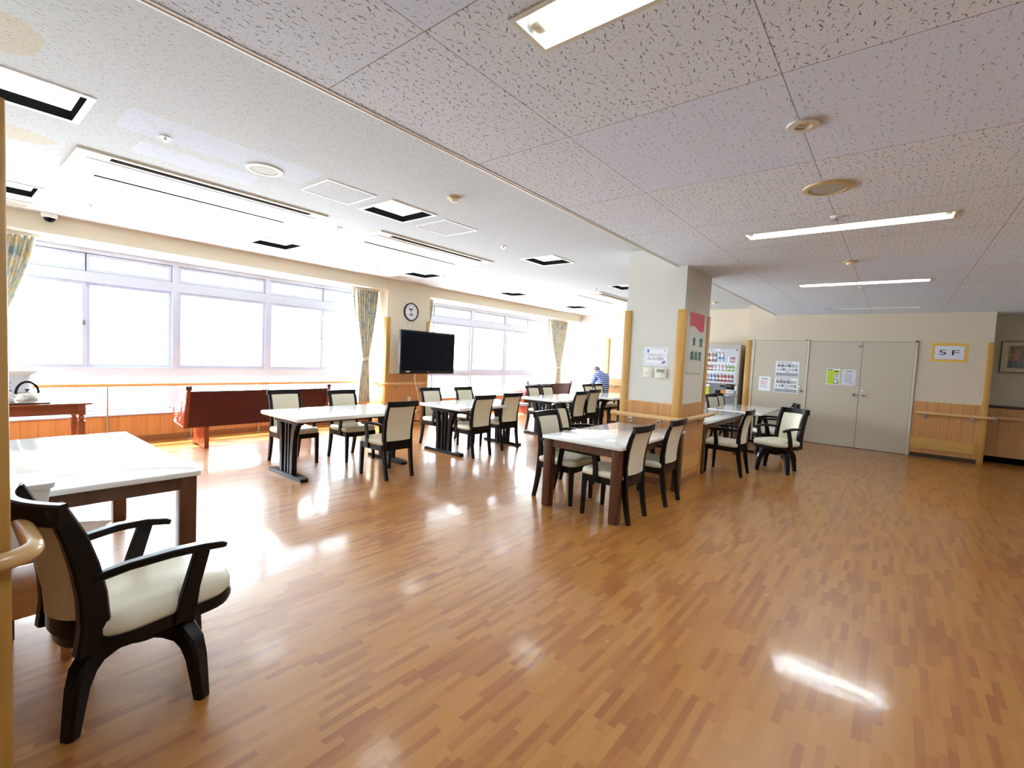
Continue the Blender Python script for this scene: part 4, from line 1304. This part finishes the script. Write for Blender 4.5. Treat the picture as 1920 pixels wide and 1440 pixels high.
for h in range(1, 13):
    a = math.radians(90 - 30 * h)
    lettering(str(h), 0.016 if h < 10 else 0.024, 0.022, 'numeral', 'ink', r, (0.132 * math.cos(a), -0.0152, 0.132 * math.sin(a)), '-y')
for zz in (0.052, -0.056):
    box('display', 'lcd', -0.045, 0.045, -0.0165, -0.0135, zz - 0.020, zz + 0.020, r)
    lettering('10:53' if zz > 0 else '24', 0.05, 0.020, 'display_digits', 'ink', r, (0, -0.0172, zz), '-y')
def hand(ang, L, tail, wd):
    a = math.radians(ang)
    d, n_ = (math.sin(a), math.cos(a)), (math.cos(a), -math.sin(a))
    q = [(d[0] * L + n_[0] * wd * 0.4, d[1] * L + n_[1] * wd * 0.4), (d[0] * L - n_[0] * wd * 0.4, d[1] * L - n_[1] * wd * 0.4),
         (-d[0] * tail - n_[0] * wd, -d[1] * tail - n_[1] * wd), (-d[0] * tail + n_[0] * wd, -d[1] * tail + n_[1] * wd)]
    return MB().prism(q, 'y', -0.021, -0.019).build('clock_hand', 'ink', r)
hand(326, 0.075, 0.02, 0.006)
hand(318, 0.110, 0.04, 0.004)
r = thing('cable_clip', 'small white cable clip with curled wires, between the clock and the television', 'wall fitting', (6.08, YC - 0.02, 1.98))
MB().box(-0.035, 0.035, -0.020, 0.0, -0.03, 0.02, 0.004).build('base', 'white', r)
MB().sweep([(-0.03, -0.015, 0.0), (-0.05, -0.02, 0.05), (0.02, -0.02, 0.07), (0.06, -0.02, 0.02), (0.03, -0.02, -0.05), (-0.03, -0.02, -0.09), (-0.04, -0.02, -0.14)], 0.006, 8).build('wire', 'ivory', r)
for zz, lab in ((0.475, 'upper wall socket on the wooden wainscot under the television'), (0.255, 'lower wall socket on the wooden wainscot under the television')):
    r = thing('wall_socket', lab, 'wall socket', (6.135, YC - 0.029, zz))
    MB().box(-0.04, 0.04, -0.008, 0.0, -0.062, 0.062, 0.003).build('plate', 'ivory', r)
    mb = MB()
    for sz in (-0.025, 0.025):
        mb.box(-0.012, -0.006, -0.0095, -0.0075, sz - 0.008, sz + 0.008).box(0.006, 0.012, -0.0095, -0.0075, sz - 0.008, sz + 0.008)
    mb.build('slots', 'gap', r)
r = thing('wall_box', 'small wooden wall box just below the right half of the television', 'wall box', (6.672, 7.98, 1.0))
MB().box(-0.06, 0.06, -0.05, 0.05, -0.13, 0.10, 0.004).build('body', 'cartwood', r)
box('shelf', 'cartwood', -0.07, 0.07, -0.07, 0.05, -0.145, -0.13, r)
r = thing('side_rack', 'low wooden rack against the pier behind the chairs under the television', 'rack', (6.30, 7.42, 0))
for zz in (0.06, 0.24, 0.42):
    box('shelf', 'cartwood', -0.14, 0.14, -0.11, 0.11, zz, zz + 0.022, r)
for sx in (-0.14, 0.125):
    box('side_panel', 'cartwood', sx, sx + 0.015, -0.11, 0.11, 0.0, 0.445, r)

# ------------------------------------------------------------------ signs and switches on the pillar
XP, YP = 5.49, 1.93
r = thing('room_sign', 'tall pale sign board with a rose top and green characters on the pillar', 'sign', (5.926, YP, 1.716))
box('board', 'wall', -0.259, 0.259, -0.010, 0.0, -0.365, 0.365, r, 0.002)
pts = [(-0.259, 0.365), (0.259, 0.365)]
for k in range(15):
    u = 1 - k / 14
    pts.append((-0.259 + 0.518 * u, 0.178 + 0.028 * math.cos(2 * PI * (u - 0.25) / 1.1)))
MB().prism(pts, 'y', -0.012, -0.0095).build('rose_field', 'redsign', r)
for chs, x, z in (('食', -0.082, 0.024), ('堂', 0.180, 0.024), ('談', -0.124, -0.146), ('話', 0.022, -0.146), ('室', 0.166, -0.146)):
    lettering(chs, 0.112, 0.104, 'character', 'green_ink', r, (x, -0.0125, z), '-y', fat=0.0035)
r = thing('energy_poster', 'small landscape poster with a blue border above the switches on the pillar', 'poster', (XP, 2.24, 1.535))
box('sheet', 'paper', -0.0015, 0.0, -0.152, 0.152, -0.107, 0.107, r)
mb = MB()
for a, b, c_, d in ((-0.138, 0.138, 0.091, 0.094), (-0.138, 0.138, -0.094, -0.091), (-0.138, -0.135, -0.094, 0.094), (0.135, 0.138, -0.094, 0.094)):
    mb.box(-0.0022, -0.0014, a, b, c_, d)
mb.build('border', 'ink_blue', r)
lettering('つけたら', 0.122, 0.034, 'lettering', 'ink', r, (-0.0022, 0.052, 0.016), '-x')
lettering('消そう', 0.088, 0.036, 'lettering', 'ink_red', r, (-0.0022, -0.064, 0.016), '-x')
lettering('みんなの電気', 0.205, 0.038, 'lettering', 'ink', r, (-0.0022, 0.0, -0.028), '-x')
mb = MB()
mb.lathe([(0.016, -0.0024), (0.0, -0.0026)], (0, 0.098, 0.066), 14, 'x').box(-0.0024, -0.0014, 0.090, 0.106, 0.038, 0.052)
mb.lathe([(0.015, -0.0024), (0.0, -0.0026)], (0, -0.108, -0.062), 14, 'x')
mb.build('motif', 'ink_blue', r)
mb = MB()
mb.lathe([(0.012, -0.0024), (0.0, -0.0026)], (0, -0.090, -0.074), 14, 'x').box(-0.0024, -0.0014, -0.112, -0.104, 0.058, 0.082)
mb.build('motif', 'ink_red', r)
r = thing('light_switch', 'ivory switch plate under the poster on the pillar', 'switch', (XP, 2.326, 1.340))
box('plate', 'ivory', -0.010, 0.0, -0.058, 0.058, -0.062, 0.062, r, 0.003)
for yy, mt in ((0.024, 'white'), (-0.014, 'ivory')):
    MB().lathe([(0.011, -0.009), (0.010, -0.016), (0.0, -0.0165)], (0, yy, 0), 16, 'x').build('button', mt, r)
r = thing('thermostat', 'white air conditioner controller with a grey display on the pillar', 'controller', (XP, 2.160, 1.341))
box('case', 'ivory', -0.022, 0.0, -0.068, 0.068, -0.058, 0.058, r, 0.004)
box('display', 'lcd', -0.0235, -0.0215, -0.048, 0.052, 0.008, 0.044, r)
mb = MB()
mb.box(-0.0232, -0.0215, -0.066, 0.066, -0.008, -0.005).box(-0.0236, -0.0215, -0.05, -0.012, -0.001, 0.003)
mb.build('flap_line', 'meshgrey', r)

# ------------------------------------------------------------------ notices on the doors
XN = XD - 0.012
def notice(name, label, cat, y0, y1, z0, z1, mat='paper'):
    r = thing(name, label, cat, (XN, (y0 + y1) / 2, (z0 + z1) / 2))
    box('sheet', mat, -0.0015, 0.0, (y0 - y1) / 2, (y1 - y0) / 2, (z0 - z1) / 2, (z1 - z0) / 2, r)
    return r
for yy, z0, z1, l1, l2, lab in ((1.754, 1.305, 1.622, '毎週火曜日の', '１３時１５分頃', 'upper of two large printed notices on the left door, for Tuesdays'),
                                (1.754, 0.968, 1.283, '毎週金曜日の', '１３時３０分頃', 'lower of two large printed notices on the left door, for Fridays')):
    r = notice('door_notice', lab, 'notice', yy - 0.217, yy + 0.217, z0, z1)
    lettering(l1, 0.375, 0.062, 'lettering', 'ink', r, (-0.0022, 0.0, 0.070), '-x', fat=0.0012)
    lettering(l2, 0.375, 0.060, 'lettering', 'ink', r, (-0.0022, 0.0, -0.012), '-x', fat=0.0012)
    lines_mesh('fine_print', 'ink', r, [(-0.19, 0.122, 0.05, 0.010), (-0.13, 0.122, 0.09, 0.010), (-0.03, 0.122, 0.11, 0.010), (-0.03, -0.066, 0.08, 0.008)], '-x', (-0.0015, 0, 0))
    box('blurred_band', 'smear', -0.0022, -0.0014, -0.205, 0.205, -0.145, -0.078, r)
r = notice('door_notice', 'portrait notice with red lines on the left door, beside the two large ones', 'notice', 2.045, 2.266, 0.980, 1.287)
lines_mesh('fine_print', 'ink', r, [(-0.07, 0.108, 0.12, 0.010), (-0.075, 0.086, 0.15, 0.008), (-0.08, -0.055, 0.13, 0.005), (-0.08, -0.072, 0.12, 0.005)], '-x', (-0.0015, 0, 0))
lines_mesh('red_print', 'ink_red', r, [(-0.08, 0.042, 0.075, 0.012), (0.01, 0.042, 0.04, 0.012), (-0.08, 0.012, 0.075, 0.012), (0.01, 0.012, 0.03, 0.012), (-0.08, -0.018, 0.075, 0.012), (0.01, -0.018, 0.03, 0.012)], '-x', (-0.0015, 0, 0))
r = notice('door_notice', 'lime green leaflet taped to the middle door', 'leaflet', 0.842, 1.058, 1.205, 1.514, 'paper')
box('lime_field', 'lime', -0.0022, -0.0014, -0.098, 0.098, -0.145, 0.125, r)
box('pale_column', 'paper_grey', -0.0029, -0.0021, -0.094, -0.018, -0.050, 0.060, r)
lines_mesh('headline', 'ink', r, [(-0.10, 0.128, 0.085, 0.014), (0.015, 0.098, 0.07, 0.020)], '-x', (-0.0022, 0, 0))
box('picture', 'teal' if 'teal' in M else 'd_teal', -0.0029, -0.0021, -0.080, -0.012, -0.132, -0.050, r)
box('picture_inset', 'paper', -0.0036, -0.0028, -0.068, -0.022, -0.118, -0.062, r)
lines_mesh('fine_print', 'd_brown', r, [(0.025, 0.045 - 0.02 * k, 0.055, 0.006) for k in range(4)], '-x', (-0.0029, 0, 0))
r = notice('door_notice', 'pale grey text notice beside the lime leaflet on the middle door', 'notice', 0.588, 0.812, 1.202, 1.512, 'paper_grey')
lines_mesh('fine_print', 'ink', r, [(-0.04, 0.108, 0.08, 0.012)] + [(-0.07 + 0.004 * (k % 3), 0.06 - 0.022 * k, 0.13 - 0.02 * (k % 2), 0.004) for k in range(8)] + [(0.02, -0.12, 0.06, 0.006)], '-x', (-0.0015, 0, 0))
r = thing('floor_number_sign', 'yellow bordered floor number sign reading 5 F on the wall', 'sign', (XD, -0.706, 1.886))
box('backing', 'yellow', -0.003, 0.0, -0.233, 0.233, -0.165, 0.165, r)
box('red_edge', 'ink_red', -0.0038, -0.0028, -0.200, 0.200, -0.124, 0.122, r)
box('sheet', 'paper_grey', -0.0046, -0.0036, -0.196, 0.196, -0.120, 0.118, r)
lettering('5', 0.098, 0.088, 'lettering', 'ink', r, (-0.0054, 0.086, 0.0), '-x')
lettering('F', 0.098, 0.088, 'lettering', 'ink', r, (-0.0054, -0.084, 0.0), '-x')
r = thing('framed_painting', 'framed autumn woodland picture on the dim alcove wall', 'picture', (11.8, -1.94, 1.855))
mb = MB()
HX, HZ, g = 0.54, 0.272, 0.012
mb.box(-0.028, 0.0, -HX, HX, HZ - g, HZ).box(-0.028, 0.0, -HX, HX, -HZ, -HZ + g).box(-0.028, 0.0, -HX, -HX + g, -HZ + g, HZ - g).box(-0.028, 0.0, HX - g, HX, -HZ + g, HZ - g)
mb.build('frame', 'picframe', r)
box('mat_board', 'matboard', -0.016, 0.0, -HX + g, HX - g, -HZ + g, HZ - g, r)
box('painting', 'painting', -0.018, -0.0155, -0.445, 0.445, -0.192, 0.195, r)
box('glazing', 'glass', -0.024, -0.022, -HX + g, HX - g, -HZ + g, HZ - g, r)

# ------------------------------------------------------------------ vending machine
X0 = 11.30
r = thing('vending_machine', 'drinks vending machine in the corner between the signed pillar and the putty doors', 'vending machine', (X0, 3.27, 0))
HY = 0.585
mb = MB()
mb.box(0.16, 0.66, -HY, HY, 0.05, 1.955, 0.006)
mb.box(0.0, 0.16, -HY, -HY + 0.045, 0.05, 1.955).box(0.0, 0.16, HY - 0.045, HY, 0.05, 1.955).box(0.0, 0.16, -HY + 0.045, HY - 0.045, 1.86, 1.955)
mb.build('cabinet', 'machine', r)
box('toe_kick', 'gap', 0.03, 0.64, -HY + 0.02, HY - 0.02, 0.0, 0.05, r)
box('lower_door', 'machine_dark', 0.0, 0.16, -HY + 0.045, HY - 0.045, 0.62, 1.072, r)
lo = box('delivery_door', 'machine', 0.0, 0.16, -HY + 0.045, HY - 0.045, 0.05, 0.62, r)
box('delivery_flap', 'black', -0.008, 0.0, -0.25, 0.25, 0.22, 0.44, lo, 0.004)
box('back_board', 'shelf_lit', 0.150, 0.158, -HY + 0.047, HY - 0.047, 1.074, 1.858, r)
bn = box('banner', 'machine_white', 0.02, 0.025, -0.15, HY - 0.06, 1.805, 1.85, r)
lines_mesh('banner_print', 'ink_blue', bn, [(-0.5 + 0.055 * k, 1.815, 0.04, 0.022) for k in range(10)], '-x', (0.02, 0, 0))
for zz, ht in ((1.553, 0.07), (1.352, 0.075), (1.108, 0.05)):
    sh = box('shelf', 'machine_white', 0.045, 0.15, -HY + 0.048, HY - 0.048, zz - 0.012, zz, r)
    box('price_strip', 'machine_white', 0.036, 0.044, -0.50, HY - 0.05, zz - ht, zz, sh)
    lines_mesh('select_buttons', 'ink', sh, [(-0.49 + 0.076 * k, zz - ht + 0.006, 0.034, 0.014) for k in range(13)], '-x', (0.036, 0, 0))
box('window_pane', 'glass', 0.004, 0.008, -HY + 0.046, HY - 0.046, 1.073, 1.859, r)
def panel(name, mat, y0, y1, z0, z1, d=0.008):
    return box(name, mat, -d, 0.0, y0 - 3.27, y1 - 3.27, z0, z1, r, 0.002)
pr_ = panel('card_reader', 'black', 2.768, 2.935, 0.950, 1.064)
box('reader_symbol', 'orange', -0.0095, -0.0075, -0.45, -0.36, 1.02, 1.032, pr_)
pp = panel('bill_panel', 'machine_white', 2.760, 2.930, 0.852, 0.940)
lines_mesh('fine_print', 'lcd', pp, [(0.36, 0.90, 0.12, 0.012), (0.36, 0.875, 0.09, 0.008)], '-x', (-0.008, 0, 0))
panel('coin_display', 'black', 2.950, 3.062, 0.995, 1.032)
panel('orange_label', 'orange', 2.924, 3.030, 0.838, 0.926)
panel('dark_panel', 'black', 3.052, 3.160, 0.825, 0.920)
gl = panel('green_label', 'lime', 3.285, 3.374, 0.805, 0.965)
panel('white_label', 'machine_white', 3.285, 3.374, 0.98, 1.034)
panel('coin_slot', 'machine_white', 2.700, 2.745, 0.93, 1.03, 0.014)
panel('return_ledge', 'steel', 2.70, 2.925, 0.802, 0.822, 0.04)
MB().lathe([(0.016, 0.0), (0.014, -0.012), (0.0, -0.012)], (0, -HY + 0.075, 1.835), 12, 'x').build('door_lock', 'black', r)

ORD = ['first', 'second', 'third', 'fourth', 'fifth', 'sixth', 'seventh', 'eighth', 'ninth']
ROWS = [('top', 1.553, [('can', 'red'), ('can', 'pale'), None, ('bottle', 'pale'), ('bottle', 'pale'), ('bottle', 'teal'), ('bottle', 'orange2'), ('bottle', 'navy'), ('bottle', 'green')]),
        ('middle', 1.352, [('can', 'green'), ('can', 'green'), ('can', 'pink'), ('can', 'pink'), ('can', 'pale'), ('can', 'pink'), ('can', 'brown'), ('can', 'maroon'), ('can', 'brown')]),
        ('bottom', 1.108, [('bottle', 'maroon'), ('bottle', 'red'), ('bottle', 'maroon'), ('bottle', 'red'), ('bottle', 'maroon'), ('bottle', 'blue'), ('bottle', 'blue'), ('bottle', 'orange2'), ('bottle', 'green')])]
CN = dict(red='red', pale='pale blue', teal='dark teal', orange2='orange', navy='navy', green='green', pink='pink', brown='brown', maroon='dark red', blue='blue')
DR = {}
def drink(kind, colr, tall):
    k = (kind, colr, tall)
    if k in DR:
        return DR[k], False
    o = thing('drink_' + kind, 'x', kind, (0, 0, 0))
    if kind == 'can':
        MB().lathe([(0.031, 0.0), (0.035, 0.006), (0.035, 0.112), (0.030, 0.122), (0.0, 0.120)], (0, 0, 0), 16).build('body', 'd_' + colr, o)
        MB().lathe([(0.0352, 0.038), (0.0355, 0.039), (0.0355, 0.066), (0.0352, 0.067)], (0, 0, 0), 16, 'z', False).build('label_band', 'paper', o)
    else:
        h = tall
        MB().lathe([(0.032, 0.0), (0.035, 0.008), (0.035, h * 0.66), (0.030, h * 0.78), (0.016, h * 0.89), (0.014, h * 0.9)], (0, 0, 0), 16).build('body', 'd_' + colr, o)
        MB().lathe([(0.0352, h * 0.30), (0.0355, h * 0.31), (0.0355, h * 0.50), (0.0352, h * 0.51)], (0, 0, 0), 16, 'z', False).build('label_band', 'paper' if colr != 'pale' else 'ink_blue', o)
        MB().lathe([(0.016, h * 0.9), (0.016, h), (0.0, h)], (0, 0, 0), 12).build('cap', 'd_red' if colr in ('pale', 'maroon', 'red') else 'white', o)
    DR[k] = o
    return o, True
for rown, zz, items in ROWS:
    for k, it in enumerate(items):
        if it is None:
            continue
        kind, colr = it
        tall = 0.225 if rown == 'top' else 0.178
        lab = '%s drink %s on the %s vending shelf, %s place from the door side' % (CN[colr], kind, rown, ORD[k])
        loc = (X0 + 0.092, 2.845 + 0.076 * k, zz)
        o, new = drink(kind, colr, tall)
        if new:
            o.location = loc
            tag(o, lab, kind, 'drinks on the %s vending shelf' % rown)
        else:
            dup(o, lab, loc, 0, 'drinks on the %s vending shelf' % rown)

# ------------------------------------------------------------------ the person on the far side
def skinned(name, nodes, edges, mat, parent, sub=2):
    me = bpy.data.meshes.new(name)
    me.from_pydata([n_[:3] for n_ in nodes], edges, [])
    o = bpy.data.objects.new(name, me)
    COL.objects.link(o)
    sk = o.modifiers.new('skin', 'SKIN')
    sk.use_smooth_shade = True
    for i, n_ in enumerate(nodes):
        d = me.skin_vertices[0].data[i]
        rr = n_[3]
        d.radius = (rr, rr) if not isinstance(rr, tuple) else rr
        d.use_root = (i == 0)
    o.modifiers.new('sub', 'SUBSURF').levels = sub
    o.modifiers['sub'].render_levels = sub
    dg = bpy.context.evaluated_depsgraph_get()
    dg.update()
    nm = bpy.data.meshes.new_from_object(o.evaluated_get(dg))
    bpy.data.objects.remove(o, do_unlink=True)
    nm.name = name
    nm.materials.clear()
    nm.materials.append(M[mat])
    nm.shade_smooth()
    q = bpy.data.objects.new(name, nm)
    COL.objects.link(q)
    q.parent = parent
    return q
r = thing('stool', 'low round stool under the person in the striped shirt', 'stool', (11.17, 5.93, 0))
MB().lathe([(0.0, 0.40), (0.165, 0.40), (0.18, 0.415), (0.18, 0.44), (0.15, 0.455), (0.0, 0.458)], (0, 0, 0), 28).build('seat', 'cream', r)
for k in range(4):
    a = PI / 4 + PI / 2 * k
    MB().sweep([(0.11 * math.cos(a), 0.11 * math.sin(a), 0.402), (0.16 * math.cos(a), 0.16 * math.sin(a), 0.0)], 0.016, 10).build('leg', 'darkwood', r)
r = thing('person', 'person in a blue striped shirt sitting hunched, back to the room', 'person', (11.15, 5.98, 0.0), -0.35)
N = [(0, -0.03, 0.545, (0.12, 0.09)), (0, -0.08, 0.72, (0.11, 0.075)), (0, -0.05, 0.92, (0.115, 0.08)), (0, 0.045, 1.06, (0.09, 0.065)), (0, 0.115, 1.135, 0.048),
     (0, 0.165, 1.165, (0.066, 0.075)), (0, 0.225, 1.175, (0.078, 0.095)), (0, 0.27, 1.20, (0.060, 0.070))]
E_ = [(k, k + 1) for k in range(7)]
def chain(start, pts):
    p = start
    for q in pts:
        N.append(q)
        E_.append((p, len(N) - 1))
        p = len(N) - 1
    return p
chain(6, [(0, 0.30, 1.085, 0.014)])
for s in (-1, 1):
    chain(6, [(s * 0.090, 0.21, 1.165, 0.016)])
    h = chain(3, [(s * 0.160, 0.06, 1.05, 0.050), (s * 0.215, 0.10, 0.82, 0.040), (s * 0.16, 0.27, 0.655, 0.036), (s * 0.150, 0.32, 0.650, 0.032), (s * 0.145, 0.365, 0.646, 0.034)])
    for fx, ln in ((-0.027, 0.066), (-0.009, 0.076), (0.009, 0.072), (0.027, 0.056)):
        chain(h, [(s * 0.145 + fx, 0.40, 0.644, 0.010), (s * 0.145 + fx, 0.40 + ln * 0.5, 0.640, 0.009), (s * 0.145 + fx, 0.40 + ln, 0.628, 0.008)])
    chain(h - 1, [(s * 0.112, 0.345, 0.640, 0.011), (s * 0.100, 0.385, 0.634, 0.009)])
    chain(0, [(s * 0.10, 0.06, 0.525, 0.085), (s * 0.115, 0.42, 0.525, 0.062), (s * 0.115, 0.44, 0.28, 0.050), (s * 0.115, 0.42, 0.085, 0.040), (s * 0.12, 0.50, 0.042, 0.036), (s * 0.125, 0.60, 0.032, 0.028)])
body = skinned('body', N, E_, 'skin', r)
g_ = 1.14
SN = [(0, -0.05, 0.535, (0.172, 0.135)), (0, -0.10, 0.72, (0.165, 0.128)), (0, -0.08, 0.92, (0.175, 0.13)), (0, 0.03, 1.08, (0.145, 0.120)), (0, 0.105, 1.140, 0.078)]
SE = [(0, 1), (1, 2), (2, 3), (3, 4)]
for s in (-1, 1):
    b0 = len(SN)
    SN += [(s * 0.170, 0.05, 1.068, 0.080), (s * 0.218, 0.10, 0.82, 0.064), (s * 0.178, 0.20, 0.68, 0.050)]
    SE += [(3, b0), (b0, b0 + 1), (b0 + 1, b0 + 2)]
skinned('shirt', SN, SE, 'shirt', r)
TN = [(0, -0.05, 0.535, (0.165, 0.125))]
TE = []
for s in (-1, 1):
    b0 = len(TN)
    TN += [(s * 0.10, 0.06, 0.535, 0.100), (s * 0.115, 0.42, 0.53, 0.078), (s * 0.115, 0.44, 0.28, 0.066), (s * 0.115, 0.43, 0.11, 0.062)]
    TE += [(0, b0), (b0, b0 + 1), (b0 + 1, b0 + 2), (b0 + 2, b0 + 3)]
skinned('trousers', TN, TE, 'trousers', r)
mb = MB()
mb.ball((0, 0.225, 1.195), 0.106, (0.92, 1.02, 1.0), 20, 12)
bmesh.ops.delete(mb.bm, geom=[v for v in mb.bm.verts if v.co.z < 1.19 - 0.5 * (0.225 - v.co.y) and v.co.y > 0.16], context='VERTS')
mb.build('hair', 'hair', r, 2.0)
for s in (-1, 1):
    MB().loft([rrect(s * 0.12, 0.51, a, b, 0.03, z_, 4) for a, b, z_ in ((0.046, 0.125, 0.0), (0.050, 0.13, 0.02), (0.046, 0.12, 0.05), (0.03, 0.07, 0.085))]).build('shoe', 'black', r)
